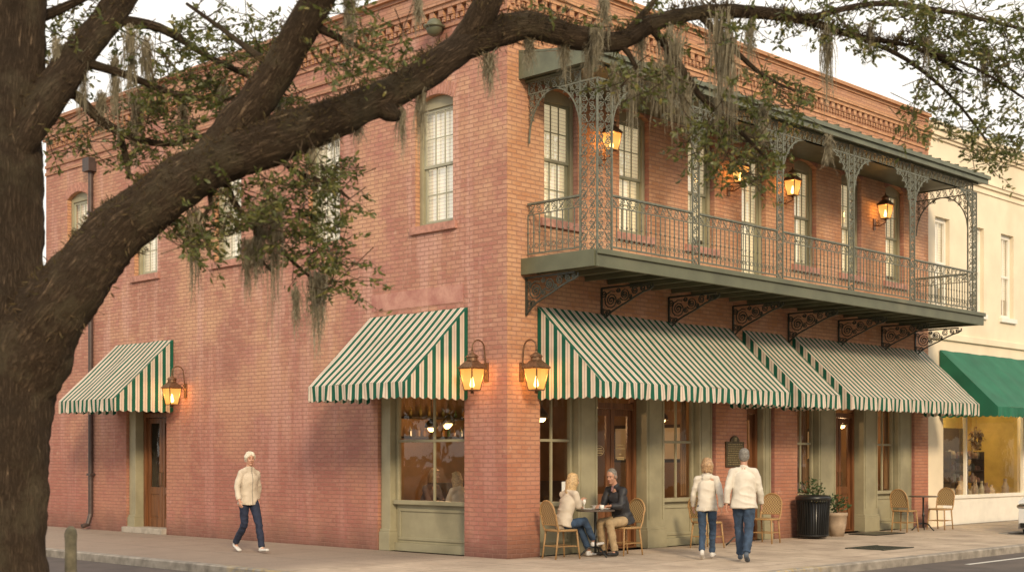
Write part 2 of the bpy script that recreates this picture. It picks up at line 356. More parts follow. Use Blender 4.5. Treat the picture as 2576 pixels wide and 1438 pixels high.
def person(label,loc,head_dir,P,st,h=1.72,group=None,coarse=1):
    s=h/1.72; J={k:V(v)*s for k,v in P.items() if isinstance(v,(tuple,list))}
    hc=J['head']; X=Matrix.Rotation(R(P.get('yaw',0)),3,'Z')@Matrix.Rotation(R(P.get('pitch',0)),3,'Y')
    H=lambda x,y,z: hc+X@V((x,y,z))*s
    b=MB(); Y=V((0,1,0)); g=st.get('girth',1)
    b.ell(H(-.008,0,.022),(.092*s,.073*s,.092*s),X); b.ell(H(.022,0,-.040),(.064*s,.056*s,.074*s),X); b.ell(H(.052,0,-.096),(.028*s,.028*s,.021*s),X)
    b.cap(H(-.01,.042,-.06),H(.045,.020,-.092),.022*s,.018*s);b.cap(H(-.01,-.042,-.06),H(.045,-.020,-.092),.022*s,.018*s)
    b.cap(H(.082,0,.014),H(.106,0,-.026),.008*s,.013*s); b.ell(H(.074,0,.033),(.014*s,.046*s,.009*s),X)
    for k in(-1,1):
        b.ell(H(-.004,k*.074,-.008),(.018*s,.010*s,.030*s),X); b.ell(H(.050,k*.036,-.028),(.028*s,.020*s,.026*s),X); b.ell(H(.095,k*.010,-.030),(.010*s,.009*s,.008*s),X)
    b.cap(J['neck'],hc+X@V((-.014,0,-.07))*s,.055*s,.052*s)
    b.cap(J['pelvis'],J['chest'],(.12*s,.082*s),(.13*s,.088*s),Y); b.cap(J['chest'],J['neck'],(.125*s,.08*s),(.065*s,.055*s),Y)
    b.cap(J['shR'],J['shL'],.045*s,.045*s)
    for k in 'LR':
        b.cap(J['sh'+k],J['el'+k],.042*s,.034*s); b.cap(J['el'+k],J['wr'+k],.034*s,.025*s)
        b.cap(J['hip'+k],J['kn'+k],.070*s,.048*s); b.cap(J['kn'+k],J['an'+k],.046*s,.033*s); b.cap(J['pelvis'],J['hip'+k],.078*s,.07*s); b.cap(J['an'+k],J['an'+k]+V((0,0,-.03))+(J['toe'+k]-J['an'+k])*.3,.03,.025)
        w=J['wr'+k]; hd=V(P.get('hd'+k,(J['wr'+k]-J['el'+k]).normalized())).normalized(); pn=V(P.get('pn'+k,(0,-1 if k=='L' else 1,0))); pn=(pn-hd*pn.dot(hd)).normalized(); sd=hd.cross(pn).normalized()
        th=V(P.get('th'+k,(1,0,0))); sg=1 if sd.dot(th)>0 else -1; sd=sd*sg; cu=P.get('curl',.5)
        pe=w+hd*.085*s; b.cap(w+hd*.015,pe,(.028*s,.016*s),(.038*s,.014*s),sd)
        for f,(o,l) in enumerate(((.030,.066),(.0105,.074),(-.0095,.069),(-.029,.055))):
            r0=pe+sd*o*s-hd*.008; d1=(hd+pn*cu*.6+sd*o*2.5).normalized(); m1=r0+d1*l*.5*s; d2=(hd+pn*cu*1.9).normalized(); b.cap(r0,m1,.0085*s,.008*s,n=8); b.cap(m1,m1+d2*l*.5*s,.008*s,.0065*s,n=8)
        t0=w+hd*.03*s+sd*.028*s; t1=t0+(sd+hd*.8+pn*.3).normalized()*.035*s; b.cap(t0,t1,.012*s,.0095*s,n=8); b.cap(t1,t1+(hd+pn*.4+sd*.15).normalized()*.03*s,.0095*s,.0075*s,n=8)
    o=b.obj('person',st['skin']); bake(o,.0062*coarse,1); place(o,loc,head_dir); tag(o,label,'person',group)
    def part(name,mb,mat,vox=.011,fold=0,sm=3,fs=14):
        q=mb.obj(name,mat); bake(q,vox*coarse,sm,fold,fs); q.parent=o; return q
    for k in(-1,1):
        e=MB(); e.ell(H(.080,k*.028,.007),(.007*s,.010*s,.005*s),X); e.obj('eye','eye',o,True)
    e=MB(); e.ell(H(.084,0,-.064),(.006*s,.021*s,.005*s),X); e.obj('mouth','lips',o,True)
    for k in(-1,1):
        e=MB(); e.cap(H(.087,k*.016,.031),H(.078,k*.042,.030),.004*s,.003*s); e.obj('eyebrow','brownhair' if st['hair']!='greyhair' else 'greyhair',o,True)
    hr=MB(); hs=st['hairstyle']
    hr.ell(H(-.022,0,.042),(.090*s,.080*s,.086*s),X); hr.ell(H(-.040,0,-.005),(.068*s,.078*s,.085*s),X)
    rng=random.Random(3)
    def lock(p0,p1,p2,r):
        hr.cap(p0,p1,r,r*.95,n=8); hr.cap(p1,p2,r*.95,r*.5,n=8)
    if hs=='short':
        for k in(-1,1): hr.ell(H(-.01,k*.068,.005),(.038*s,.012*s,.045*s),X)
    if hs=='long':
        for i in range(16):
            a=math.pi*(.28+1.44*i/15); cx,cy=math.cos(a),math.sin(a)
            lock(H(-.01+.05*cx,.05*cy,.085),H(-.02+.085*cx,.082*cy,-.04),H(-.03+.075*cx+rng.uniform(-.01,.01),.075*cy,-.20-rng.uniform(0,.06)),.024*s)
        hr.ell(H(.035,.02,.09),(.045*s,.05*s,.02*s),X)
    if hs=='bob':
        for i in range(16):
            a=math.pi*(.26+1.48*i/15); cx,cy=math.cos(a),math.sin(a)
            lock(H(-.01+.05*cx,.05*cy,.085),H(-.02+.090*cx,.088*cy,-.01),H(-.02+.082*cx,.082*cy,-.11-rng.uniform(0,.03)),.025*s)
        hr.ell(H(.03,.01,.09),(.05*s,.055*s,.022*s),X)
    if hs=='tied':
        for i in range(15):
            a=math.pi*(.30+1.40*i/14); cx,cy=math.cos(a),math.sin(a)
            lock(H(.0+.06*cx,.05*cy,.095),H(-.012+.086*cx,.082*cy,.025),H(-.04+.05*cx,.070*cy,-.05),.019*s)
        lock(H(.02,.03,.100),H(.070,.035,.062),H(.045,.072,.01),.019*s); lock(H(.02,-.02,.102),H(.072,-.03,.064),H(.045,-.072,.01),.018*s); lock(H(.02,.0,.104),H(.076,.0,.072),H(.078,.02,.055),.016*s)
        hr.ell(H(-.100,0,-.01),(.024*s,.026*s,.028*s),X)
    part('hair',hr,st['hair'],.0065,.0045,1,45)
    t=MB()
    for k in 'LR':
        t.cap(J['hip'+k]*.8+J['kn'+k]*.2,J['kn'+k],(.086*s*g,.082*s*g),.064*s*g); t.cap(J['hip'+k],J['kn'+k],.078*s*g,.06*s*g); an=J['an'+k]; kn=J['kn'+k]
        e2=an+(kn-an).normalized()*(st.get('cuff',.01)); t.cap(kn,e2,.063*s*g,.054*s*g,c1=.15)
    t.cap(J['hipL'],J['hipR'],.082*s*g,.082*s*g); t.cap(J['pelvis'],J['pelvis']+V((0,0,.06*s)),(.12*s*g,.085*s*g),(.11*s*g,.08*s*g),Y)
    part('trousers',t,st['legs'],.010,.010,2,13)
    j=MB(); hem=J['hem']; up=(J['chest']-J['pelvis']).normalized()
    j.cap(hem,J['waist'],(.188*s*g,.145*s*g),(.158*s*g,.120*s*g),Y,c0=.10,n=24); j.cap(J['waist'],J['chest'],(.158*s*g,.120*s*g),(.166*s*g,.120*s*g),Y,n=24)
    j.cap(J['chest'],J['neck']-up*.07*s,(.160*s*g,.113*s*g),(.084*s*g,.068*s*g),Y,n=24)
    if 'lap' in P:
        for k in 'LR': j.cap(J['pelvis'],J['pelvis']*.75+J['kn'+k]*.25,.13*s*g,.105*s*g,n=18)
    for k in 'LR':
        a=J['neck']-up*.035*s; j.cap(a,J['sh'+k]+(J['neck']-J['sh'+k])*.08,.053*s,.058*s*g)
        j.cap(J['sh'+k],J['el'+k],.061*s*g,.053*s*g); wr=J['wr'+k]; el=J['el'+k]; j.cap(el,wr+(el-wr).normalized()*.01,.054*s*g,.040*s*g,c1=.12)
    j.cap(J['neck']-up*.04*s,J['neck']+up*.03*s,.068*s,.062*s,c1=.1)
    if st.get('hood'):
        for a in range(9):
            q=math.pi*(.35+1.3*a/8); q2=math.pi*(.35+1.3*(a+1)/8) if a<8 else q
            f=lambda q:J['neck']+V((-.01+.078*math.cos(q),.076*math.sin(q),-.01+.012*math.cos(q)))*s
            j.cap(f(q),f(q2),.025*s,.025*s,n=8)
        j.ell(J['neck']+V((-.086,0,-.05))*s,(.032*s,.080*s,.06*s))
    part('jacket',j,st['top'],.0095,.014,1,9)
    if st.get('zip'):
        z=MB(); z.tube([J['neck']+V((.068,0,.02))*s,J['chest']+V((.126*g,0,0))*s,J['waist']+V((.128*g,0,0))*s,J['hem']+V((.150*g,0,.01))*s],.005*s); z.obj('zip','zipper',o)
    if st.get('shirt'):
        z=MB(); z.cap(J['neck']+V((.045,0,.01))*s,J['neck']*.6+J['chest']*.4+V((.085*g,0,0))*s,(.03*s,.02),(.014*s,.02),Y); z.obj('shirt',st['shirt'],o,True)
    for k in 'LR':
        an=J['an'+k]; toe=J['toe'+k]; d=(toe-an); heel=an-V((d.x,d.y,0)).normalized()*.035*s+V((0,0,-.045*s)); 
        q=MB(); lat=V((-d.y,d.x,0)).normalized(); q.cap(heel,toe,(.038*s,.03*s),(.043*s,.024*s),lat); q.cap(heel+V((0,0,.02)),an+V((0,0,.0)),.037*s,.036*s); part('shoe',q,st['shoe'],.008,0,2)
    return o
def walk(f='L',amp=1.0,turn=0,pitch=0):
    r='R' if f=='L' else 'L'; y={'L':.085,'R':-.085}
    P=dict(pelvis=(0,0,.93),hem=(-.005,0,.82),waist=(.0,0,1.04),chest=(.02,0,1.26),neck=(.025,0,1.435),head=(.055,0,1.60),yaw=turn,pitch=pitch)
    P['hip'+f]=(.01,y[f],.90);P['kn'+f]=(.19*amp,y[f]*.95,.51);P['an'+f]=(.31*amp,y[f]*.8,.095);P['toe'+f]=(.46*amp,y[f]*.9,.06)
    P['hip'+r]=(-.01,y[r],.90);P['kn'+r]=(.0*amp,y[r]*.9,.48);P['an'+r]=(-.31*amp,y[r]*.7,.15);P['toe'+r]=(-.17*amp,y[r]*.8,.030)
    for k,sg in((f,-1),(r,1)):
        ys=1 if k=='L' else -1
        P['sh'+k]=(.01-sg*-.015,ys*.162,1.352);P['el'+k]=(-.03+sg*.10*amp,ys*.235,1.10);P['wr'+k]=(.04+sg*.18*amp,ys*.25,.88)
    P['thL']=(1,0,0);P['thR']=(1,0,0); P['curl']=.5
    return P
ang=lambda dx,dy: math.atan2(dy,dx)
def sit(lean=.08,wr=((.42,.10,.80),(.40,-.12,.80)),feet=((.50,.10,.085),(.46,-.10,.085)),knee=.50,turn=0,pitch=8,kz=.53):
    P=dict(pelvis=(0,0,.57),hem=(-.0,0,.52),waist=(.01+lean*.4,0,.70),chest=(.02+lean*1.0,0,.92),neck=(.02+lean*1.4,0,1.11),head=(.06+lean*1.7,0,1.265),yaw=turn,pitch=pitch,lap=1)
    for i,k in enumerate('LR'):
        y=.09 if k=='L' else -.09; ys=1 if k=='L' else -1
        P['hip'+k]=(.03,y,.55);P['kn'+k]=(knee-.07,y*1.1,kz);P['an'+k]=feet[i];P['toe'+k]=(feet[i][0]+.16,feet[i][1],feet[i][2]-.04)
        P['sh'+k]=(.02+lean*1.25,ys*.160,1.04);w=V(wr[i]);sh=V(P['sh'+k]); mid=(sh+w)/2+V((-.03,ys*.06,-.13)); P['el'+k]=tuple(mid);P['wr'+k]=tuple(w)
        P['pn'+k]=(0,0,-1);P['hd'+k]=(1,-ys*.3,.0);P['th'+k]=(0,-ys,0)
    P['curl']=.6; return P
P=walk('L',1.05,turn=-14,pitch=4)
P['elR']=(.05,-.25,1.12);P['wrR']=(.16,-.27,.90);P['elL']=(-.10,.255,1.12);P['wrL']=(-.17,.29,.89)
person('person in cream windbreaker and dark trousers walking beside the wall',(-1.91,4.25,0),ang(-.08,-1),P,dict(skin='skin',hair='palehair',hairstyle='tied',top='creamjacket',legs='navy',shoe='whiteshoe',hood=True,zip=True,girth=1.02),1.70)
P=walk('R',.7,turn=5)
person('person with light brown bob in white hooded jacket walking away',(2.23,-2.23,0),ang(.86,.5),P,dict(skin='skin',hair='brownhair',hairstyle='bob',top='whitejacket',legs='jeans',shoe='whiteshoe',hood=True,girth=.97),1.60)
P=walk('L',.7,turn=6)
person('person with grey hair in off-white jacket and jeans walking away',(2.15,-2.98,0),ang(.86,.5),P,dict(skin='skin2',hair='greyhair',hairstyle='short',top='whitejacket',legs='jeans',shoe='blueshoe',girth=1.12),1.74)
P=sit(.10,((.36,.10,.84),(.33,-.06,.93)),((.62,.07,.085),(.50,-.10,.085)),.50,-6,10)
P['knR']=(.42,-.06,.60); P['anR']=(.66,-.02,.24); P['toeR']=(.82,-.04,.22); P['hdR']=(.8,.1,.5); P['curl']=.8
person('person with long blond hair in cream jacket sitting at the table',(.74,-.50,0),R(-10),P,dict(skin='skin',hair='blond',hairstyle='long',top='creamjacket',legs='jeans',shoe='whiteshoe',girth=.97,cuff=.06),1.68)
P=sit(.13,((.40,.10,.80),(.42,-.12,.80)),((.36,.15,.085),(.34,-.13,.085)),.50,14,14); P['curl']=.8
person('person in black jacket and khaki trousers sitting at the table',(1.98,-.74,0),R(176),P,dict(skin='skin2',hair='greyhair',hairstyle='short',top='blackjacket',legs='khaki',shoe='blackshoe',girth=1.08,shirt='plaid'),1.76)
P=sit(.10); person('person in a dark coat dining inside behind the window',(1.15,3.2,.02),R(-80),P,dict(skin='skin2',hair='brownhair',hairstyle='bob',top='darkcoat',legs='navy',shoe='blackshoe'),1.72,'diners inside the restaurant',1.5)
P=sit(.12); person('person with blond hair dining inside behind the window',(.85,1.85,.02),R(80),P,dict(skin='skin',hair='blond',hairstyle='long',top='creamjacket',legs='navy',shoe='blackshoe'),1.66,'diners inside the restaurant',1.5)
# ---------------------------------------------------------------- ground, road, pavement
mb=MB(); mb.quad([(-600,-600,-.16),(600,-600,-.16),(600,600,-.16),(-600,600,-.16)]); g=mb.obj('ground','earth'); g['kind']='structure'
mb=MB(); mb.quad([(-9.0,-60,-.13),(-2,-60,-.13),(-2,90,-.13),(-9.0,90,-.13)]); mb.quad([(-2,-13,-.13),(90,-13,-.13),(90,1,-.13),(-2,1,-.13)]); mb.quad([(-60,-22,-.13),(-9.0,-22,-.13),(-9.0,-9,-.13),(-60,-9,-.13)])
g=mb.obj('road','asphalt'); g['kind']='structure'
rr=4.2; cx,cy=-3.9+rr,-4.35+rr
outer=[(-3.9,80)]+[(cx-rr*math.cos(a),cy-rr*math.sin(a)) for a in [k*math.pi/2/16 for k in range(17)]]+[(12.0,-4.35),(12.25,-4.2),(12.35,-3.9),(12.35,-2.7),(12.5,-2.45),(12.8,-2.35),(80,-2.35)]
def offset(path,d):
    o=[]
    for i,p in enumerate(path):
        a=Vector(path[max(i-1,0)]);b=Vector(path[min(i+1,len(path)-1)]); t=(b-a).normalized(); nrm=Vector((-t.y,t.x)); o.append((p[0]+nrm.x*d,p[1]+nrm.y*d))
    return o
inner=offset(outer,.16); o02=offset(outer,.02)
mb=MB()
for i in range(len(outer)-1):
    a,b=outer[i],outer[i+1]; c,d=inner[i],inner[i+1]; a2=o02[i]; b2=o02[i+1]
    mb.quad([(*a,-.14),(*b,-.14),(*b,-.015),(*a,-.015)]); mb.quad([(*a,-.015),(*b,-.015),(*b2,.004),(*a2,.004)]); mb.quad([(*a2,.004),(*b2,.004),(*d,.004),(*c,.004)])
k=mb.obj('kerb','kerb'); k['kind']='structure'
mb=MB(); mb.quad([(p[0],p[1],0) for p in inner]+[(80,80,0)]); g=mb.obj('pavement','pave'); g['kind']='structure'
mb=MB(); mb.box(-60,-9.2,-8.5,80,-.15,0); g=mb.obj('square_pavement','pave'); g['kind']='structure'
mb=MB(); mb.box(0,80,-17,-13,-.15,0); g=mb.obj('opposite_pavement','pave'); g['kind']='structure'
mb=MB(); mb.quad([(5.6,-4.98,-.126),(13,-4.98,-.126),(13,-4.88,-.126),(5.6,-4.88,-.126)]); g=mb.obj('road_marking','line'); g['kind']='structure'
mb=MB()
for i in range(14): mb.box(6.0+i*.07,6.04+i*.07,-3.2,-2.55,.004,.016)
mb.box(5.94,7.02,-3.25,-3.2,.004,.018); mb.box(5.94,7.02,-2.55,-2.5,.004,.018)
tag(mb.obj('drain_grate','blackiron'),'rusty iron drain grate set into the pavement','grate')
mb=MB(); mb.box(9.9,11.1,-.9,-.25,.004,.02); tag(mb.obj('doormat','black'),'dark rubber doormat in front of the shop doors','doormat')
# ---------------------------------------------------------------- brick building
B=empty('brick_building'); tag(B,'two-storey red brick corner building with iron balcony and sage storefronts','building')
WZ0,WZ1=5.47,7.62
Lwin=[1.70,4.64,7.68,10.71,13.63]; Rwin=[1.27,3.17,5.12,6.82,8.65,10.45,12.30]
LW=.92;RW=.82
Lop=[(c-LW/2,c+LW/2,WZ0,WZ1,.13) for c in Lwin]+[(.97,3.14,0,3.05,0),(9.9,11.5,0,3.0,0)]
Rop=[(c-RW/2,c+RW/2,WZ0 if i!=3 else 4.78,WZ1,.11) for i,c in enumerate(Rwin)]+[(.76,5.57,0,3.05,0),(6.58,7.53,0,3.05,0),(8.35,13.2,0,3.05,0)]
def fp(sd,u,z,o): return (u,-o,z) if sd=='R' else (-o,u,z)
def wall(mb,sd,U,Z,ops,m=0,dep=.28):
    us=sorted({0,U}|{o[0] for o in ops}|{o[1] for o in ops}); zs=sorted({-.02,Z}|{o[2] for o in ops if o[2]>0}|{o[3] for o in ops})
    for i in range(len(us)-1):
        for j in range(len(zs)-1):
            uc=(us[i]+us[i+1])/2;zc=(zs[j]+zs[j+1])/2
            if any(o[0]<uc<o[1] and o[2]-.05<zc<o[3] for o in ops): continue
            mb.quad([fp(sd,us[i],zs[j],0),fp(sd,us[i+1],zs[j],0),fp(sd,us[i+1],zs[j+1],0),fp(sd,us[i],zs[j+1],0)],m)
    for u0,u1,z0,z1,ar in ops:
        zt=z1-ar
        for u in (u0,u1): mb.quad([fp(sd,u,z0,0),fp(sd,u,z0,-dep),fp(sd,u,zt if ar else z1,-dep),fp(sd,u,zt if ar else z1,0)],m)
        mb.quad([fp(sd,u0,z0,0),fp(sd,u1,z0,0),fp(sd,u1,z0,-dep),fp(sd,u0,z0,-dep)],m)
        if not ar: mb.quad([fp(sd,u0,z1,0),fp(sd,u1,z1,0),fp(sd,u1,z1,-dep),fp(sd,u0,z1,-dep)],m)
        else:
            n=10; arc=[(u0+(u1-u0)*k/n, zt+ar*(1-(2*k/n-1)**2)) for k in range(n+1)]
            for k in range(n):
                a,b=arc[k],arc[k+1]
                mb.quad([fp(sd,a[0],a[1],0),fp(sd,b[0],b[1],0),fp(sd,b[0],z1,0),fp(sd,a[0],z1,0)],m)
                mb.quad([fp(sd,a[0],a[1],0),fp(sd,b[0],b[1],0),fp(sd,b[0],b[1],-dep),fp(sd,a[0],a[1],-dep)],m)
LU,RU,TZ=15.1,13.85,9.40
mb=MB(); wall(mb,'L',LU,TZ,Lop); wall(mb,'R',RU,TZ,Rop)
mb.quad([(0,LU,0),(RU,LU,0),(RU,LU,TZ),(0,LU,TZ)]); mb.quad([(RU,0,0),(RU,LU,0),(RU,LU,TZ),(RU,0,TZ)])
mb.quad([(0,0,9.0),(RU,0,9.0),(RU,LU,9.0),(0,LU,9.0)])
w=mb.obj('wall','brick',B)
mb=MB()
for sd,wins,W,ar in (('L',Lwin,LW,.13),('R',Rwin,RW,.11)):
    for c in wins:
        n=15; zt=WZ1-ar
        for k in range(n):
            f=(k+.5)/n; u=c-W/2-.03+(W+.06)*f; z=zt+ar*(1-(2*f-1)**2)+.004; sl=(2*f-1)*-.38
            h=.2; wd=(W+.06)/n*.42; du=-sl*h
            q=[(u-wd,z),(u+wd,z),(u+wd+du,z+h),(u-wd+du,z+h)]
            mb.quad([fp(sd,a,b,.008) for a,b in q])
            for e in range(4):
                a=q[e];b=q[(e+1)%4]; mb.quad([fp(sd,*a,0),fp(sd,*b,0),fp(sd,*b,.008),fp(sd,*a,.008)])
mb.obj('window_arch','sill',B)
mb=MB()
for sd,U in (('R',RU),('L',LU)):
    def band(z0,z1,p): mb.fbox(sd,-p if sd=='R' else 0,U,z0,z1,0,p)
    band(8.17,8.24,.03); band(8.34,8.40,.035); band(8.66,8.71,.025)
    u=.08
    while u<U-.1:
        mb.fbox(sd,u,u+.11,8.84,8.955,0,.075); mb.fbox(sd,u+.0,u+.055,8.76,8.83,0,.045); mb.fbox(sd,u+.11,u+.165,8.76,8.83,0,.045); u+=.22
    band(8.955,9.03,.09); band(9.03,9.10,.12); band(9.10,9.15,.07); band(9.34,9.40,.03)
mb.box(-.09,.25,-.09,.0,9.401,9.47); mb.box(.25,RU,-.09,.3,9.401,9.47); mb.box(-.09,.25,0,LU,9.401,9.47)
mb.obj('cornice','brick_trim',B)
mb=MB(); mb.fbox('L',1.0,3.3,4.13,4.42,0,.006); 
m_,nt,b_=newmat('old_paint_patch'); c=mixc(nt,maprange(nt,noisef(nt,2.5,8,rough=.7),.38,.62),(.37,.16,.13),(.52,.28,.22)); L(nt,c,b_.inputs['Base Color']); b_.inputs['Roughness'].default_value=.8; bump(nt,b_,noisef(nt,12,6),.6,.015)
mb.obj('lintel_band',m_,B)
def upper_window(sd,c,W,door=False):
    z0=4.80 if door else WZ0; z1=WZ1; u0=c-W/2;u1=c+W/2
    f=MB(); t=.075
    f.fbox(sd,u0,u0+t,z0,z1-.05,-.2,-.10); f.fbox(sd,u1-t,u1,z0,z1-.05,-.2,-.10); f.fbox(sd,u0+t,u1-t,z1-.2,z1,-.2,-.105); f.fbox(sd,u0+t,u1-t,z0,z0+.05,-.2,-.095)
    win=f.obj('window','sage',B,bevel=.006)
    a,b=u0+t,u1-t; s0,s1=z0+.05,z1-.2; zm=(s0+s1)/2
    s=MB(); st=.045
    for lo,hi,o in ((zm-.02,s1,-.135),(s0,zm+.02,-.165)):
        s.fbox(sd,a,a+st,lo,hi,o-.03,o); s.fbox(sd,b-st,b,lo,hi,o-.03,o); s.fbox(sd,a+st,b-st,lo,lo+st,o-.03,o-.002); s.fbox(sd,a+st,b-st,hi-st,hi,o-.03,o-.002)
        for k in (1,2):
            u=a+st+(b-a-2*st)*k/3; s.fbox(sd,u-.008,u+.008,lo+st,hi-st,o-.026,o-.006)
        z=(lo+hi)/2; s.fbox(sd,a+st,b-st,z-.008,z+.008,o-.024,o-.008)
    s.obj('sash','cream_sash' if sd=='L' else 'sage_d',win)
    g=MB(); g.quad([fp(sd,a,s0,-.205),fp(sd,b,s0,-.205),fp(sd,b,s1,-.205),fp(sd,a,s1,-.205)]); g.obj('glass','glass_up',win)
    bl=MB(); drop=random.choice((0,.0,.25,.5)) if sd=='R' else random.choice((0,0,.12))
    bl.fbox(sd,u0-.05,u1+.05,z0-.05+drop,z1+.05,-.30,-.255); bl.fbox(sd,u0-.2,u1+.2,z0-.1,z1+.1,-.62,-.60); bl.obj('blind','blind' if sd=='L' else 'curtain',win)
    if not door:
        sl=MB(); sl.fbox(sd,u0-.1,u1+.1,z0-.13,z0-.0,-.1,.055); sl.obj('sill','sill',win,bevel=.006)
for c in Lwin: upper_window('L',c,LW)
for i,c in enumerate(Rwin): upper_window('R',c,RW,i==3)
GT=3.05
def sf_window(sd,u0,u1,cols=2):
    f=MB(); o=-.2
    f.fbox(sd,u0,u1,0,.14,o-.06,o+.06); f.fbox(sd,u0,u1,.14,.80,o-.05,o)
    f.fbox(sd,u0+.06,u1-.06,.19,.24,o,o+.02);f.fbox(sd,u0+.06,u1-.06,.68,.73,o,o+.02);f.fbox(sd,u0+.06,u0+.11,.24,.68,o,o+.02);f.fbox(sd,u1-.11,u1-.06,.24,.68,o,o+.02)
    f.fbox(sd,u0,u1,.80,.87,o-.06,o+.09)
    f.fbox(sd,u0,u0+.06,.87,2.85,o-.05,o+.02); f.fbox(sd,u1-.06,u1,.87,2.85,o-.05,o+.02); f.fbox(sd,u0,u1,2.85,GT,o-.05,o+.04)
    for k in range(1,cols):
        u=u0+(u1-u0)*k/cols; f.fbox(sd,u-.02,u+.02,.87,2.85,o-.04,o+.0)
    f.fbox(sd,u0+.06,u1-.06,1.86,1.905,o-.038,o+.004)
    w=f.obj('storefront_window','sage',B,bevel=.005)
    g=MB(); g.quad([fp(sd,u0+.05,.87,o-.02),fp(sd,u1-.05,.87,o-.02),fp(sd,u1-.05,2.85,o-.02),fp(sd,u0+.05,2.85,o-.02)]); g.obj('glass','glass',w)
    return w
def pilaster(sd,u0,u1):
    f=MB(); f.fbox(sd,u0,u1,0,.32,-.3,-.02); f.fbox(sd,u0+.02,u1-.02,.32,2.75,-.3,-.06); f.fbox(sd,u0,u1,2.75,GT-.003,-.3,-.03); f.fbox(sd,u0+.01,u1-.01,.32,.37,-.3,-.035)
    w=(u1-u0)
    if w>.3:
        f.fbox(sd,u0+.07,u0+.09,.5,2.6,-.06,-.045); f.fbox(sd,u1-.09,u1-.07,.5,2.6,-.06,-.045)
    f.obj('pilaster','sage',B,bevel=.006)
def door(sd,u0,u1,o=-.34,leaves=2,emblem=False):
    f=MB(); f.fbox(sd,u0,u0+.07,0,GT-.004,o-.08,o+.06); f.fbox(sd,u1-.07,u1,0,GT-.004,o-.08,o+.06); f.fbox(sd,u0+.07,u1-.07,2.45,2.55,o-.06,o+.05); f.fbox(sd,u0+.07,u1-.07,2.9,GT-.004,o-.06,o+.05)
    f.fbox(sd,u0+.07,u1-.07,-.01,.04,o-.1,o+.1)
    a,b=u0+.07,u1-.07; W=(b-a)/leaves
    for k in range(leaves):
        p=a+W*k+.008;q=a+W*(k+1)-.008
        f.fbox(sd,p,p+.1,.05,2.44,o-.04,o); f.fbox(sd,q-.1,q,.05,2.44,o-.04,o); f.fbox(sd,p+.1,q-.1,.05,.3,o-.04,o-.002); f.fbox(sd,p+.1,q-.1,2.33,2.44,o-.04,o-.002)
        f.fbox(sd,p+.1,q-.1,.82,.97,o-.04,o-.002); f.fbox(sd,p+.1,q-.1,.3,.82,o-.035,o-.015); f.fbox(sd,p+.14,q-.14,.35,.77,o-.015,o-.005)
    d=f.obj('door','wood',B,bevel=.004)
    g=MB(); g.quad([fp(sd,a,.97,o-.02),fp(sd,b,.97,o-.02),fp(sd,b,2.9,o-.02),fp(sd,a,2.9,o-.02)]); g.obj('glass','glass',d)
    for k in range(leaves):
        h=MB(); q=(a+W*(k+1)-.06) if k==0 else (a+W*k+.06)
        h.tube([fp(sd,q,1.0,o+.0),fp(sd,q,1.0,o+.045),fp(sd,q,1.28,o+.045),fp(sd,q,1.28,o)],.009,6)
        h.obj('handle','bronze',d)
    if emblem:
        e=MB()
        for k in range(leaves):
            uc=a+W*(k+.5)
            ring=[fp(sd,uc+.13*math.cos(t),1.72+.085*math.sin(t),o-.016) for t in [2*math.pi*i/24 for i in range(25)]]
            if k==0: e.tube(ring,.004,4)
            for zz,hw in ((1.76,.07),(1.72,.10),(1.68,.07)) if k==0 else ((1.82,.08),(1.76,.11),(1.66,.03),(1.60,.10),(1.57,.08)):
                u=uc-hw
                while u<uc+hw: 
                    l=random.uniform(.012,.03); e.fbox(sd,u,u+l,zz-.009,zz+.009,o-.018,o-.014); u+=l+.008
        e.obj('gilt_lettering','gold',d)
post=pilaster
post('L',2.86,3.135); sf_window('L',.975,2.86)
post('L',11.2,11.495); door('L',9.91,11.2,-.3)
mb=MB(); mb.box(-.12,.3,9.9,11.5,0.0,.12); mb.obj('doorstep','step',B,bevel=.01)
sf_window('R',.765,1.75); post('R',1.75,2.28); door('R',2.28,3.57,emblem=True); post('R',3.57,4.12); sf_window('R',4.12,5.13); post('R',5.13,5.565)
door('R',6.60,7.22,-.25,1); post('R',7.22,7.525)
sf_window('R',8.355,9.24); post('R',9.24,9.94); door('R',9.94,11.05); post('R',11.05,11.68); sf_window('R',11.68,12.56); post('R',12.56,13.195)
mb=MB(); mb.fbox('R',1.52,1.66,1.0,1.2,-.215,-.21); tag(mb.obj('paper_notice','paper'),'small white paper notice taped inside a shop window','notice')
# interior shell
mb=MB()
x0,x1,y0,y1,z0,z1=.30,13.6,.37,6.2,.02,3.4
mb.quad([(x0-.1,y0-.2,z0),(x1,y0-.2,z0),(x1,y1,z0),(x0-.1,y1,z0)],1); mb.quad([(x0-.3,y0-.3,z1),(x1,y0-.3,z1),(x1,y1,z1),(x0-.3,y1,z1)],2)
mb.quad([(0,y1,0),(x1,y1,0),(x1,y1,z1),(0,y1,z1)],0); mb.quad([(x1,0,0),(x1,y1,0),(x1,y1,z1),(x1,0,z1)],0)
mb.quad([(7.8,.4,0),(7.8,y1,0),(7.8,y1,z1),(7.8,.4,z1)],0)
for z in (2.0,2.4): mb.box(3.2,6.8,y1-.35,y1-.02,z,z+.04,2)
mb.box(3.0,6.6,4.6,5.1,.02,1.1,2); mb.box(8.6,12.8,4.0,4.4,.02,1.1,2)
for y_ in (1.2,2.4,3.6): mb.box(7.74,7.79,y_,y_+.7,1.5,2.3,2); mb.box(7.72,7.735,y_+.07,y_+.63,1.57,2.23,3); mb.box(13.5,13.58,y_,y_+.7,1.5,2.3,2); mb.box(13.48,13.495,y_+.07,y_+.63,1.57,2.23,3)
mb.quad([(.6,9.7,0),(.6,11.7,0),(.6,11.7,3.1),(.6,9.7,3.1)],2)
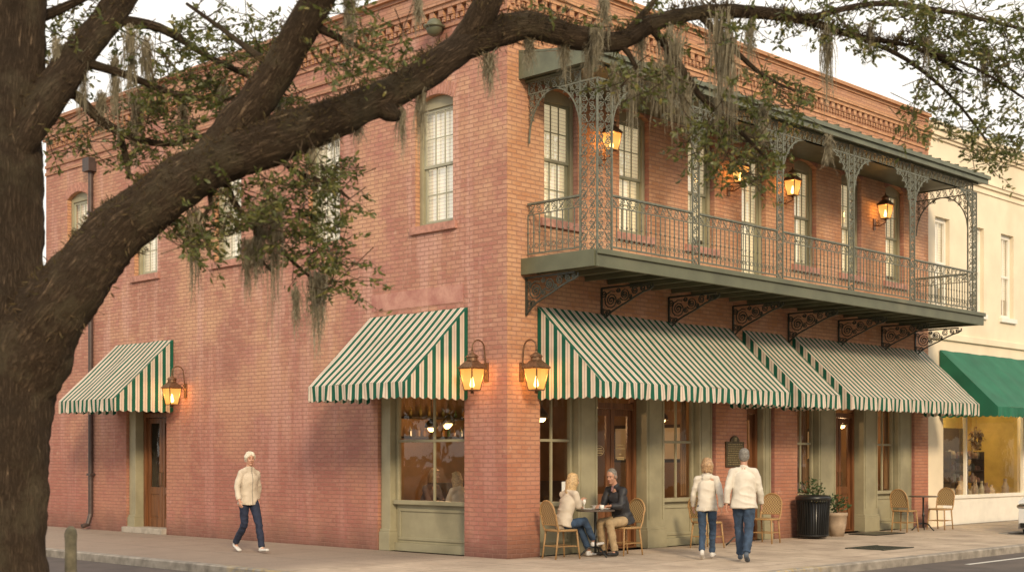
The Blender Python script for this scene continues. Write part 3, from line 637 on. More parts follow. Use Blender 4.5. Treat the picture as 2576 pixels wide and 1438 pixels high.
for tx,ty in ((1.0,2.55),(4.6,1.4),(3.0,3.0),(9.0,1.5),(12.2,1.5)): mb.box(tx-.35,tx+.35,ty-.25,ty+.25,.72,.76,2); mb.box(tx-.04,tx+.04,ty-.04,ty+.04,.02,.72,2)
for cx_ in (.85,4.2,5.0,8.45,9.15,11.75,12.5):
    for i in range(6): mb.box(cx_-.09+i*.03,cx_-.065+i*.03,.30+.02*(i%2),.33+.02*(i%2),.9,2.9,0)
mb.obj('interior',['intwall','intfloor','dark','stucco'],B)
bt=MB()
for z in (2.04,2.44):
    x=3.3
    while x<6.7:
        h=random.uniform(.14,.26); bt.lathe([(.035,0),(.035,h*.6),(.012,h*.75),(.012,h)],(x,y1-.2,z),8,0); x+=random.uniform(.12,.3)
m_,nt,b_=newmat('bottle_glass'); g_=N(nt,'ShaderNodeNewGeometry'); r_=N(nt,'ShaderNodeValToRGB'); L(nt,g_.outputs['Random Per Island'],r_.inputs[0]); r_.color_ramp.elements[0].color=(.45,.22,.06,1); r_.color_ramp.elements[1].color=(.05,.14,.05,1); L(nt,r_.outputs[0],b_.inputs['Base Color']); b_.inputs['Roughness'].default_value=.15
o=bt.obj('bottles',m_,B); o['kind']='stuff'
def pendant(x,y,z=2.5,E_=30):
    e=MB(); e.lathe([(.02,.12),(.11,.02),(.13,-.06),(.125,-.06),(.02,.0)],(x,y,z),16); e.tube([(x,y,z+.1),(x,y,3.4)],.008,5)
    o=e.obj('pendant_lamp','bronze',None,True); tag(o,'small brass pendant lamp glowing inside the restaurant','lamp','pendant lamps hanging in the restaurant')
    b=MB(); b.ell((x,y,z-.06),(.07,.07,.07)); b.obj('bulb','bulb',o,True)
    l=bpy.data.lights.new('pendant_light','POINT'); l.energy=E_; l.color=(1,.62,.30); l.shadow_soft_size=.08; lo=bpy.data.objects.new('pendant_light',l); link(lo); lo.location=(x,y,z-.2); lo.parent=o
for x,y,z in ((1.5,3.4,2.2),(2.4,3.9,2.3),(3.3,4.9,2.3),(2.2,1.3,2.35),(4.6,2.2,2.35),(6.0,1.6,2.4),(9.6,1.4,2.4),(11.0,2.4,2.35),(12.6,1.5,2.4)): pendant(x,y,z)
mb=MB(); pu=12.9
mb.tube([fp('L',pu,8.0,.07),fp('L',pu,.35,.07),fp('L',pu,.12,.14),fp('L',pu,.08,.28)],.055,10)
mb.fbox('L',pu-.14,pu+.14,7.95,8.25,.002,.2)
for z in (7.0,5,3,1.2): mb.fbox('L',pu-.085,pu+.085,z,z+.05,0,.13)
mb.obj('drainpipe','pipe',B,bevel=.004)
mb=MB(); mb.ell((-.16,1.52,8.66),(.13,.15,.15)); mb.lathe([(.17,-.03),(.18,0),(.12,.02)],(-.16,1.52,8.68),20); mb.box(-.16,0,1.47,1.57,8.62,8.72)
tag(mb.obj('floodlight','green',None,True),'small dark green domed floodlight fixed high on the brick wall','lamp')
# ---------------------------------------------------------------- balcony
ST=4.74; BO=1.54; A0,A1=.36,13.28
mb=MB(); mb.box(A0,A1,-BO,-.002,4.62,ST,0); mb.box(A0-.03,A1+.03,-BO-.05,-BO,4.49,ST,0); mb.box(A0-.05,A1+.05,-BO-.09,-BO-.05,4.68,ST+.02,0)
mb.box(A0-.05,A0,-BO,-.002,4.50,ST+.02,0); mb.box(A1,A1+.05,-BO,-.002,4.50,ST+.02,0)
for i in range(22): mb.box(A0+.3+i*.59,A0+.36+i*.59,-BO,-.01,4.54,4.62,0)
BAL=mb.obj('balcony','green',B,bevel=.006)
def spiral(cx,cy,r0,r1,turns,a0,n=14):
    return [(cx+(r0+(r1-r0)*k/n)*math.cos(a0+turns*2*math.pi*k/n),cy+(r0+(r1-r0)*k/n)*math.sin(a0+turns*2*math.pi*k/n)) for k in range(n+1)]
def cell(mb,fm,x,y,w,h,flip,r=.0075):
    s=1 if flip else -1
    a=spiral(x+w*.5,y+h*.29,h*.24,h*.05,1.25*s,-math.pi/2*s*-1,11); b=spiral(x+w*.5,y+h*.71,h*.24,h*.05,1.25*s,math.pi/2*s*-1,11)
    for q in (a,b): mb.tube([fm((x+w/2)+(p[0]-(x+w/2))*w/h*1.55,p[1]) for p in q],r,4)
    mb.tube([fm(x+w*.06,y+h*(.05 if flip else .95)),fm(x+w*.3,y+h*.5),fm(x+w*.94,y+h*(.95 if flip else .05))],r*.9,4)
def lattice(mb,fm,x0,x1,y0,y1,cs,r=.0075,frame=.011,clip=None,skip0=False):
    nx=max(1,round((x1-x0)/cs)); ny=max(1,round((y1-y0)/cs)); w=(x1-x0)/nx;h=(y1-y0)/ny
    for i in range(nx):
        for j in range(ny):
            if clip and not clip(x0+w*(i+.5),y0+h*(j+.5)): continue
            cell(mb,fm,x0+w*i,y0+h*j,w,h,(i+j)%2,r)
    if frame and not clip:
        for x in ((x1,) if skip0 else (x0,x1)): mb.tube([fm(x,y0),fm(x,y1)],frame,4)
        for y in (y0,y1): mb.tube([fm(x0,y),fm(x1,y)],frame,4)
YO=-BO+.06
fmF=lambda s,z:(s,YO,z)
posts=[.45,2.95,5.45,7.9,10.3,13.18]
for i,a in enumerate(posts):
    mb=MB()
    if i==0:
        lattice(mb,fmF,a,a+.34,ST,7.38,.17,.0085,.02); lattice(mb,lambda s,z:(a,YO+s,z),.02,.34,ST,7.38,.17,.0085,.02,skip0=True)
    elif i==5:
        lattice(mb,fmF,a-.18,a,ST,7.38,.18,.009,.018); lattice(mb,lambda s,z:(a,YO+s,z),.02,.2,ST,7.38,.18,.009,.018,skip0=True)
    else: lattice(mb,fmF,a-.09,a+.09,ST,7.38,.18,.0095,.019)
    mb.obj('post','iron',BAL)
def railing(mb,fm,s0,s1):
    mb.tube([fm(s0,5.63),fm(s1,5.63)],.024,6); mb.tube([fm(s0,5.46),fm(s1,5.46)],.012,4); mb.tube([fm(s0,4.84),fm(s1,4.84)],.016,4)
    n=max(1,round((s1-s0)/.17)); w=(s1-s0)/n
    for i in range(n):
        x=s0+w*i; cell(mb,fm,x,5.47,w,.15,i%2,.0068)
    n=max(1,round((s1-s0)/.125)); w=(s1-s0)/n
    for i in range(n+1):
        x=s0+w*i; mb.tube([fm(x,4.84),fm(x,5.46)],.0095,4)
        if i<n: mb.tube([fm(*p) for p in spiral(x+w/2,4.96,.038,.038,1,0,8)],.0055,4)
        mb.tube([fm(x,5.15),fm(x,5.17),fm(x,5.19)],[.009,.02,.009],4)
fs=[posts[0]+.34]+posts[1:-1]+[posts[-1]-.18]
for i in range(5):
    mb=MB(); railing(mb,fmF,(fs[i]+(.09 if i else 0)),fs[i+1]-(.09 if i<4 else 0)); mb.obj('railing','iron',BAL)
mb=MB(); railing(mb,lambda s,z:(posts[0],s,z),YO+.34,-.03); mb.obj('railing','iron',BAL)
mb=MB(); railing(mb,lambda s,z:(posts[-1],s,z),YO+.2,-.03); mb.obj('railing','iron',BAL)
def frieze(mb,fm,s0,s1):
    lattice(mb,fm,s0,s1,7.38,7.56,.16,.008,.015)
    Ls=min(.72,(s1-s0)/2); D=.78
    def low(s):
        d=min(s-s0,s1-s); 
        return 7.38 if d>=Ls else 7.38-D*(1-math.sqrt(max(0,1-(1-d/Ls)**2)))
    lattice(mb,fm,s0,s1,7.38-D,7.38,.12,.008,0,clip=lambda x,y:y>low(x)-.03)
    mb.tube([fm(s0+(s1-s0)*k/48,low(s0+(s1-s0)*k/48)) for k in range(49)],.015,4)
for i in range(5):
    mb=MB(); frieze(mb,fmF,(fs[i]+(.09 if i else 0)),fs[i+1]-(.09 if i<4 else 0)); mb.obj('frieze','iron',BAL)
mb=MB(); frieze(mb,lambda s,z:(posts[0],s,z),YO+.34,-.05); mb.obj('frieze','iron',BAL)
mb=MB(); frieze(mb,lambda s,z:(posts[-1],s,z),YO+.2,-.05); mb.obj('frieze','iron',BAL)
mb=MB(); a0,a1=A0-.1,A1+.1; yo=-BO-.12
mb.quad([(a0,yo,7.74),(a1,yo,7.74),(a1,-.002,8.02),(a0,-.002,8.02)]); mb.quad([(a0,yo+.02,7.6),(a1,yo+.02,7.6),(a1,-.002,7.62),(a0,-.002,7.62)])
mb.box(a0,a1,yo,yo+.04,7.57,7.735); mb.box(a0-.03,a1+.03,yo-.05,yo,7.67,7.745)
for a in (a0,a1): mb.quad([(a,yo,7.6),(a,-.002,7.6),(a,-.002,8.02),(a,yo,7.74)])
x=a0
while x<a1:
    mb.quad([(x,yo-.05,7.745),(x,-.002,8.025),(x,-.002,8.06),(x,yo-.05,7.78)]); mb.quad([(x+.025,yo-.05,7.745),(x+.025,-.002,8.025),(x+.025,-.002,8.06),(x+.025,yo-.05,7.78)]); mb.quad([(x,yo-.05,7.78),(x+.025,yo-.05,7.78),(x+.025,-.002,8.06),(x,-.002,8.06)]); x+=.4
mb.obj('roof','roof',BAL)
mb=MB(); mb.box(posts[0]-.03,posts[-1]+.03,YO-.03,YO+.03,7.565,7.6); mb.box(posts[0]-.05,posts[0]+.05,YO+.03,-.01,7.565,7.6); mb.obj('roof_beam','green',BAL)
def bracket(a,mat='blackiron'):
    mb=MB(); fm=lambda s,z:(a,-s,z); t=.02
    mb.tube([fm(.02,4.46),fm(.02,3.86)],t,4); mb.tube([fm(.02,4.46),fm(1.06,4.46)],t,4)
    mb.tube([fm(.02,3.88),fm(.12,3.97),fm(.24,4.05),fm(.40,4.12),fm(.58,4.19),fm(.76,4.27),fm(.92,4.33),fm(1.05,4.36),fm(1.12,4.40),fm(1.12,4.45)],t*.85,4)
    for c in ((.23,4.24,.16,.03,2.2,1.0),(.52,4.32,.11,.02,2.1,3.6),(.74,4.37,.075,.015,1.9,.6),(.09,4.05,.07,.015,1.9,2),(.91,4.39,.055,.012,1.7,2.0),(.23,4.24,.07,.0,1,0),(.40,4.20,.05,.01,1.5,1),(.64,4.28,.04,.01,1.5,4),(.07,4.36,.06,.01,1.6,3),(.39,4.40,.045,.01,1.6,3),(.17,4.05,.045,.01,1.5,5),(1.04,4.40,.045,.012,1.6,2.4),(.52,4.32,.05,.0,1,2)):
        mb.tube([fm(*p) for p in spiral(*c[:4],c[4],c[5],22)],.011,4)
    mb.obj('bracket',mat,BAL)
for a in (.42,2.27,4.12,6.1,8.0,9.9,11.7,13.2): bracket(a)
# ---------------------------------------------------------------- awnings
def awning(sd,u0,u1,mat,name,label,p=1.34,zt=4.03,zl=2.78,per=.175):
    E=empty(name,fp(sd,(u0+u1)/2,zl,0)); tag(E,label,'awning'); off=Vector(E.location)
    nu=max(6,round((u1-u0)/.06)); nv=12
    def P(q): return tuple(Vector(q)-off)
    c=MB()
    def sp(i,j):
        u=u0+(u1-u0)*i/nu; f=j/nv; o=p*f; z=zt+(zl-zt)*f
        sag=.028*math.sin(math.pi*f)*abs(math.sin(math.pi*(u-u0)/((u1-u0)/max(1,round((u1-u0)/1.25)))))+.016*noise.noise(Vector((u*2.5,f*3,u0)))
        return P(fp(sd,u,z-sag,o+.01)),u
    for i in range(nu):
        for j in range(nv):
            a,ua=sp(i,j);b,ub=sp(i+1,j);cc,_=sp(i+1,j+1);d,_=sp(i,j+1)
            c.quad([a,b,cc,d],0,[(ua,0),(ub,0),(ub,1),(ua,1)])
    c.obj('canopy',mat,E,True)
    for u in (u0,u1):
        s=MB(); n=16
        for k in range(n):
            o0,o1=p*k/n,p*(k+1)/n; h=lambda o: zt+(zl-zt)*o/p
            s.quad([P(fp(sd,u,zl,o0+.01)),P(fp(sd,u,zl,o1+.01)),P(fp(sd,u,h(o1),o1+.01)),P(fp(sd,u,h(o0),o0+.01))],0,[(o0,0),(o1,0),(o1,1),(o0,1)])
        s.obj('side_panel',mat,E,True)
    v=MB()
    path=[(u0,k*p/60) for k in range(61)]; n=round((u1-u0)/.0219); path+=[(u0+(u1-u0)*k/n,p) for k in range(1,n+1)]; path+=[(u1,p-k*p/60) for k in range(1,61)]
    def zb(s): return 2.555-.035*abs(math.sin(math.pi*s/per))
    for k in range(len(path)-1):
        (a,o),(b,q)=path[k],path[k+1]; front=(o>=p-1e-6 and q>=p-1e-6)
        sa=a if front else o; sb=b if front else q
        wv=lambda s:.018*math.sin(s*9.1+u0)+.012*math.sin(s*23)
        oa=o+.012+(wv(a) if front else 0);ob=q+.012+(wv(b) if front else 0)
        v.quad([P(fp(sd,a,zb(sa),oa)),P(fp(sd,b,zb(sb),ob)),P(fp(sd,b,zl,q+.012)),P(fp(sd,a,zl,o+.012))],0,[(sa,0),(sb,0),(sb,1),(sa,1)])
    v.obj('valance',mat,E)
    f=MB(); f.tube([P(fp(sd,u0+.02,zl-.015,p-.01)),P(fp(sd,u1-.02,zl-.015,p-.01))],.014,6)
    k=u0+.03
    while k<u1:
        f.tube([P(fp(sd,k,zl-.015,.01)),P(fp(sd,k,zl-.015,p-.01))],.012,6); f.tube([P(fp(sd,k,zt-.05,.01)),P(fp(sd,k,zl+.0,p-.05))],.012,6); k+=(u1-u0-.06)/max(1,round((u1-u0)/1.3))
    f.obj('frame','blackiron',E)
awning('L',.88,3.33,'stripe','striped_awning','green and cream striped awning over the large side window')
awning('L',9.62,11.9,'stripe','striped_awning','green and cream striped awning over the side door')
awning('R',.69,6.0,'stripe','striped_awning','wide green and cream striped awning over the corner storefront')
awning('R',6.42,7.75,'stripe','striped_awning','narrow green and cream striped awning over the single door')
awning('R',8.15,13.6,'stripe','striped_awning','wide green and cream striped awning over the second storefront')
awning('R',14.4,20.2,'greencanvas','green_awning','plain dark green awning over the cream shop window',1.4,4.1,2.75)
# ---------------------------------------------------------------- lanterns
def lantern(sd,u,z,off=.33,s=1.0,kind='goose'):
    base=Vector(fp(sd,u,z,0)); E=empty('wall_lantern',base)
    if kind=='goose': tag(E,'lit copper gas lantern on a gooseneck bracket against brick','lantern','gas lanterns on the street walls')
    else: tag(E,'lit copper gas lantern mounted under the balcony roof','lantern','gas lanterns along the balcony wall')
    c=Vector(fp(sd,0,0,off)); 
    ph=math.pi/4; q=math.sqrt(2)
    fr=MB(); hb,ht=-.20*s,.13*s; wb,wt=.085*s,.138*s
    for i in range(4):
        a=ph+i*math.pi/2; d=Vector((math.cos(a)*q,math.sin(a)*q,0))
        fr.tube([c+d*wb+Vector((0,0,hb)),c+d*wt+Vector((0,0,ht))],.011*s,4)
    for w,h in ((wb,hb),(wt,ht)):
        ring=[c+Vector((math.cos(ph+i*math.pi/2)*q*w,math.sin(ph+i*math.pi/2)*q*w,h)) for i in range(5)]
        fr.tube(ring,.012*s,4,caps=True)
    fr.lathe([(.0,-.06*s),(.03*s,-.05*s),(.02*s,-.02*s),(wb*q*.95,0)],c+Vector((0,0,hb)),4,0,ph)
    fr.lathe([(wt*q*1.12,0),(wt*q*1.16,.015*s),(wt*q*.62,.10*s),(wt*q*.42,.13*s)],c+Vector((0,0,ht)),4,0,ph)
    fr.lathe([(wt*.62,.12*s),(wt*.62,.17*s),(wt*.78,.175*s),(wt*.55,.21*s),(wt*.2,.24*s),(.012,.27*s),(.02,.285*s),(.005,.31*s)],c+Vector((0,0,ht)),16)
    fr.obj('lantern_frame','copper',E)
    g=MB()
    for i in range(4):
        a0=ph+i*math.pi/2;a1=a0+math.pi/2
        f=lambda a,w,h:c+Vector((math.cos(a)*q*w*.96,math.sin(a)*q*w*.96,h))
        g.quad([f(a0,wb,hb),f(a1,wb,hb),f(a1,wt,ht),f(a0,wt,ht)])
    g.obj('lantern_glass','amber',E)
    fl=MB(); fl.cap(c+Vector((0,0,-.12*s)),c+Vector((0,0,-.0*s)),.04*s,.012*s); fl.obj('flame','flame',E,True)
    br=MB()
    top=ht+.30*s
    if kind=='goose':
        pts=[Vector(fp(sd,0,.05,.01)),Vector(fp(sd,0,.2,.03))]+[Vector(fp(sd,0,top+.02+.13*math.sin(t),off/2+.03-(off/2-.03)*math.cos(t))) for t in [k*math.pi/10 for k in range(11)]]
        pts[-1]=c+Vector((0,0,top-.02)); br.tube(pts,.013,6)
        sp_=spiral(.09,.18,.07,.015,1.5,2.2,14); br.tube([Vector(fp(sd,0,p[1],p[0])) for p in sp_],.009,5)
    else:
        br.tube([Vector(fp(sd,0,-.34*s,.01)),Vector(fp(sd,0,-.36*s,off*.5)),c+Vector((0,0,-.30*s)),c+Vector((0,0,-.2*s))],.012,6)
        br.tube([Vector(fp(sd,0,p[1]-.26,p[0]+.1)) for p in spiral(0,0,.06,.015,1.4,1.2,12)],.008,5)
    if sd=='L': br.box(-.025,0,-.045,.045,-.06,.24)
    else: br.box(-.045,.045,-.025,0,-.45*s if kind!='goose' else -.06,.24 if kind=='goose' else -.15)
    br.obj('bracket','copper',E)
    l=bpy.data.lights.new('lantern_light','POINT'); l.energy=17*s; l.color=(1,.55,.20); l.shadow_soft_size=.06
    lo=bpy.data.objects.new('lantern_light',l); link(lo); lo.location=c+Vector((0,0,.03)); lo.parent=E
lantern('L',.45,2.87,.33,1.03); lantern('R',.32,2.87,.33,1.03); lantern('L',9.16,2.87,.33,1.0)
for u in (2.22,5.96,7.74,11.38): lantern('R',u,6.92,.28,.88,'wall')
# ---------------------------------------------------------------- plaque
mb=MB(); mb.fbox('R',5.86,6.44,1.42,1.9,.002,.035,0)
arc=[(6.15+.14*math.cos(t),1.9+.11*math.sin(t)) for t in [k*math.pi/10 for k in range(11)]]
mb.quad([fp('R',a,z,.035) for a,z in arc])
for k in range(10): mb.quad([fp('R',*arc[k],0),fp('R',*arc[k+1],0),fp('R',*arc[k+1],.035),fp('R',*arc[k],.035)])
z=1.85
while z>1.46:
    u=5.9+random.uniform(0,.03)
    while u<6.38: l=random.uniform(.02,.06); mb.fbox('R',u,min(6.4,u+l),z-.011,z+.011,.035,.039,1); u+=l+.014
    z-=.042
mb.fbox('R',6.11,6.19,1.91,1.98,.035,.045,1)
tag(mb.obj('historic_plaque',['bronze','bronze_l'],None,bevel=.003),'bronze historical marker plaque with raised lettering on the brick pier','plaque')
# ---------------------------------------------------------------- cream building
CB=empty('cream_building',(RU,0,0)); tag(CB,'cream stucco two-storey commercial building with white sash windows','building')
cw=[14.58,16.38,18.05,19.8,21.6]; cops=[(c-.36-RU-.02,c+.36-RU-.02,5.1,7.2,0) for c in cw]+[(.75,5.4,0.0,3.05,0)]
mb=MB()
t=MB(); wall(t,'R',14,9.25,cops)
for f in t.f: mb.quad([(t.v[i][0]+.02,t.v[i][1]+.02,t.v[i][2]) for i in f])
mb.quad([(14.02,.02,0),(14.02,14,0),(14.02,14,9.25),(14.02,.02,9.25)]); mb.quad([(.02,.02,9.25),(14.02,.02,9.25),(14.02,14,9.25),(.02,14,9.25)])
mb.obj('wall','stucco',CB)
mb=MB()
for z0,z1,p in ((9.18,9.30,.16),(9.05,9.18,.10),(8.98,9.05,.05),(8.2,8.28,.05),(8.28,8.34,.08),(8.05,8.1,.03),(4.35,4.5,.06)): mb.box(.03,14,.02-p,.02,z0,z1)
mb.box(.03,14,-.14,.3,9.30,9.36); mb.obj('cornice','stucco',CB,bevel=.01)
for c in cw:
    a=c-.36-RU;b=c+.36-RU; f=MB(); y=.12
    f.box(a,a+.07,y,y+.06,5.1,7.2); f.box(b-.07,b,y,y+.06,5.1,7.2); f.box(a+.07,b-.07,y,y+.06,7.1,7.2); f.box(a+.07,b-.07,y,y+.06,5.1,5.18); f.box(a+.07,b-.07,y+.01,y+.05,6.12,6.18); f.box((a+b)/2-.012,(a+b)/2+.012,y+.015,y+.045,5.18,7.1)
    f.box(a-.08,b+.08,-.05,.1,4.98,5.095)
    w=f.obj('window','white',CB,bevel=.005)
    q=MB(); q.quad([(a,y+.065,5.1),(b,y+.065,5.1),(b,y+.065,7.2),(a,y+.065,7.2)]); q.obj('glass','glass_up',w)
    q=MB(); q.box(a-.02,b+.02,y+.12,y+.15,5.6,7.25); q.box(a-.02,b+.02,y+.3,y+.33,5.0,5.7); q.obj('blind','blind',w)
f=MB(); f.box(.77,5.42,.1,.3,0,.62); f.box(.77,5.42,.06,.3,.62,.70); 
for x in (.79,2.15,5.36): f.box(x,x+.06,.12,.2,.70,2.9)
f.box(.77,5.42,.12,.2,2.85,3.04); sw=f.obj('shop_window','white',CB,bevel=.005)
q=MB(); q.quad([(.8,.21,.7),(5.4,.21,.7),(5.4,.21,2.87),(.8,.21,2.87)]); q.obj('glass','glass',sw)
q=MB(); q.box(.6,7.6,2.6,2.65,.0,3.1); q.box(.55,.6,.3,2.6,0,3.1); q.box(7.6,7.65,.3,2.6,0,3.1); q.quad([(.6,.3,3.08),(7.6,.3,3.08),(7.6,2.6,3.08),(.6,2.6,3.08)]); q.quad([(.6,.3,.6),(7.6,.3,.6),(7.6,2.6,.6),(.6,2.6,.6)]); q.obj('display_room','yellow',CB)
for lx in (2.2,5.2):
    l=bpy.data.lights.new('display_light','POINT'); l.energy=75; l.color=(1,.84,.52); l.shadow_soft_size=.2; lo=bpy.data.objects.new('display_light',l); link(lo); lo.location=(lx,1.3,2.9); lo.parent=CB
def leaf(mb,p,d,l,w=.42):
    s=d.cross(Vector((random.gauss(0,1),random.gauss(0,1),random.gauss(0,1)))).normalized()*l*w*.5; n=d.cross(s).normalized()*l*.08
    mb.quad([p,p+d*l*.35+s*.9+n,p+d*l*.75+s*.75+n,p+d*l,p+d*l*.75-s*.75+n,p+d*l*.35-s*.9+n])
wr=MB(); wc=Vector((RU+4.0,.75,2.05))
for k in range(260):
    a=random.uniform(0,6.283); rr_=.19+random.gauss(0,.035); p=wc+Vector((rr_*math.cos(a),random.gauss(0,.04),rr_*math.sin(a)*1.1)); leaf(wr,p,Vector((random.gauss(0,1),random.gauss(0,.6),random.gauss(0,1))).normalized(),.10,.5)
wr.tube([wc+Vector((0,0,.2)),wc+Vector((0,0,.95))],.005,4)
M['wreath']=islandmat('wreath_leaf',[(.10,.04,.02),(.35,.20,.08),(.5,.42,.28),(.08,.05,.03)],.2,.7)
tag(wr.obj('wreath','wreath'),'wreath of dried brown and cream leaves hanging in the shop window','wreath')
q=MB(); bx=RU+3.6
for zz in (.95,1.25,1.55): q.box(bx-.5,bx+1.4,1.0,1.35,zz,zz+.03)
for x in (bx-.5,bx+.45,bx+1.37): q.box(x,x+.03,1.0,1.35,.62,1.75)
q.box(RU+1.2,RU+2.4,2.3,2.58,.62,2.3); q.box(RU+5.3,RU+6.6,2.3,2.58,.62,2.4)
sh=tag(q.obj('display_shelf','dark'),'dark shelves holding goods in the shop window','shelf')
q=MB()
for zz in (.63,.98,1.28,1.58):
    x=bx-.44
    while x<bx+1.3: w=random.uniform(.07,.16);h=random.uniform(.10,.24); q.lathe([(w*.45,0),(w*.5,h*.5),(w*.25,h)],(x+w/2,1.15,zz),10); x+=w+.03
x=RU+1.0
while x<RU+5.2: w=random.uniform(.08,.22);h=random.uniform(.12,.45); q.lathe([(w*.4,0),(w*.5,h*.5),(w*.2,h*.8),(w*.25,h)],(x+w/2,.45+random.random()*.3,.61),12); x+=w+.14
M['goods']=islandmat('shop_goods',[(.10,.05,.03),(.5,.42,.30),(.25,.10,.06),(.06,.08,.06),(.6,.5,.35)],.0,.5)
q.obj('goods','goods',sh)
# ---------------------------------------------------------------- street furniture
def weavemat():
    m,nt,b=newmat('woven_cane'); tc=N(nt,'ShaderNodeTexCoord'); ck=N(nt,'ShaderNodeTexChecker'); ck.inputs['Scale'].default_value=38; L(nt,tc.outputs['Object'],ck.inputs['Vector'])
    ck.inputs['Color1'].default_value=(.46,.33,.16,1); ck.inputs['Color2'].default_value=(.17,.10,.045,1); L(nt,ck.outputs[0],b.inputs['Base Color']); b.inputs['Roughness'].default_value=.5; return m
M['weave']=weavemat()
def chair_mesh():
    E=empty('bistro_chair')
    def leg(p,q):
        m=MB(); m.tube([p,((p[0]+q[0])/2,(p[1]+q[1])/2,(p[2]+q[2])/2),q],[.013,.015,.016],8); m.obj('leg','rattan',E,True)
    for sx in (-1,1):
        leg((.21,.21*sx,0),(.17,.18*sx,.44)); leg((-.24,.18*sx,0),(-.18,.17*sx,.44))
    s=MB(); n=20
    ring=[(.21*math.copysign(abs(math.cos(t))**.7,math.cos(t)),.22*math.copysign(abs(math.sin(t))**.7,math.sin(t))) for t in [2*math.pi*k/n for k in range(n)]]
    s.quad([(x,y,.47) for x,y in ring],0); s.quad([(x,y,.435) for x,y in ring][::-1],0)
    for k in range(n):
        a=ring[k];b=ring[(k+1)%n]; s.quad([(*a,.435),(*b,.435),(*b,.47),(*a,.47)],0)
    s.tube([(x*1.03,y*1.03,.452) for x,y in ring+[ring[0]]],.017,8,1); s.obj('seat',['weave','rattan'],E)
    b=MB(); pts=[(-.18,-.19,.44)]+[(-.20-.10*((z-.44)/.5),-.20,z) for z in (.55,.7)]+[(-.27-.02*math.sin(t),-.20*math.cos(t),.72+.2*math.sin(t)) for t in [k*math.pi/10 for k in range(11)]]+[(-.20-.10*((z-.44)/.5),.20,z) for z in (.7,.55)]+[(-.18,.19,.44)]
    b.tube(pts,.015,8,1)
    rows=12
    for k in range(rows):
        z0=.55+.35*k/rows; z1=.55+.35*(k+1)/rows
        hw=lambda z:.19 if z<.72 else .19*math.sqrt(max(0,1-((z-.72)/.2)**2))
        xx=lambda z:-.20-.10*((z-.44)/.5)
        b.quad([(xx(z0),-hw(z0),z0),(xx(z0),hw(z0),z0),(xx(z1),hw(z1),z1),(xx(z1),-hw(z1),z1)],0)
    b.tube([(-.22,-.2,.54),(-.22,.2,.54)],.01,6,1)
    b.obj('backrest',['weave','rattan'],E)
    r=MB(); r.tube([(.19,-.19,.2),(.19,.19,.2)],.008,6); r.tube([(-.21,-.17,.2),(-.21,.17,.2)],.008,6); r.tube([(.19,.19,.2),(-.21,.17,.2)],.008,6); r.tube([(.19,-.19,.2),(-.21,-.17,.2)],.008,6); r.obj('stretcher','rattan',E)
    return E
def copy_thing(E,loc,rz):
    e=E.copy(); link(e); e.location=loc; e.rotation_euler=(0,0,rz)
    for c in list(E.children):
        k=c.copy(); link(k); k.parent=e
    return e
CH=chair_mesh(); chairs=[((.72,-.50,0),R(-12)),((2.02,-.72,0),R(172)),((4.45,-.62,0),R(-10)),((6.30,-.62,0),R(190)),((11.72,-.55,0),R(0)),((13.15,-.65,0),R(180))]
for i,(lc,rz) in enumerate(chairs):
    e=CH if i==0 else copy_thing(CH,lc,rz)
    if i==0: place(CH,lc,rz)
    tag(e,'tan woven rattan bistro chair '+('with a person sitting in it' if i<2 else 'beside a small round table'),'chair','bistro chairs on the pavement')
def table():
    E=empty('bistro_table'); t=MB(); t.lathe([(.30,0),(.315,.006),(.315,.022),(.30,.028)],(0,0,.735),36); t.obj('table_top','tabletop',E)
    p=MB(); p.lathe([(.022,.06),(.022,.3),(.035,.33),(.022,.36),(.02,.72),(.06,.735)],(0,0,0),12)
    p.obj('pedestal','black',E,True)
    for k in range(3):
        a=k*2*math.pi/3+.4; d=Vector((math.cos(a),math.sin(a),0)); f=MB(); f.tube([Vector((0,0,.16)),d*.12+Vector((0,0,.15)),d*.22+Vector((0,0,.05)),d*.27+Vector((0,0,.012))],[.018,.016,.014,.014],6); f.obj('foot','black',E,True)
    return E
TB=table(); tabs=[(1.36,-.66,0),(5.38,-.68,0),(12.42,-.62,0)]
for i,lc in enumerate(tabs):
    e=TB if i==0 else copy_thing(TB,lc,0)
    TB.location=tabs[0]
    tag(e,'small round bistro table with black iron pedestal','table','bistro tables on the pavement')
def plate(x,y,z=.764,r=.11):
    p=MB(); p.lathe([(.05,0),(r*.7,.004),(r,.016),(r*.97,.018),(r*.6,.008)],(x,y,z),24); tag(p.obj('plate','porcelain',None,True),'white porcelain plate on the bistro table','plate')
plate(1.22,-.60); plate(1.50,-.72)
p=MB(); p.lathe([(.03,0),(.04,.05),(.06,.065),(.055,.06)],(1.44,-.56,.764),20); tag(p.obj('bowl','porcelain',None,True),'small white bowl on the bistro table','bowl')
def cup(x,y,z,mat='porcelain'):
    p=MB(); p.lathe([(.025,0),(.036,.03),(.038,.075),(.034,.075),(.03,.01)],(x,y,z),18); p.tube([(x,y+.036,z+.06),(x,y+.062,z+.05),(x,y+.058,z+.025),(x,y+.035,z+.018)],.005,6); return tag(p.obj('cup',mat,None,True),'small coffee cup on the bistro table','cup')
cup(1.36,-.80,.764); 
p=MB(); p.lathe([(.03,0),(.006,.008),(.006,.07),(.032,.11),(.03,.16)],(1.30,-.47,.764),16); tag(p.obj('stemmed_glass','porcelain',None,True),'stemmed glass on the bistro table','glass')
E=empty('litter_bin',(8.2,-.46,0)); tag(E,'black slatted metal litter bin on the pavement','bin')
m=MB(); m.lathe([(.26,.03),(.27,.06),(.27,.70),(.24,.72)],(0,0,0),28); m.obj('liner','black',E,True)
m=MB()
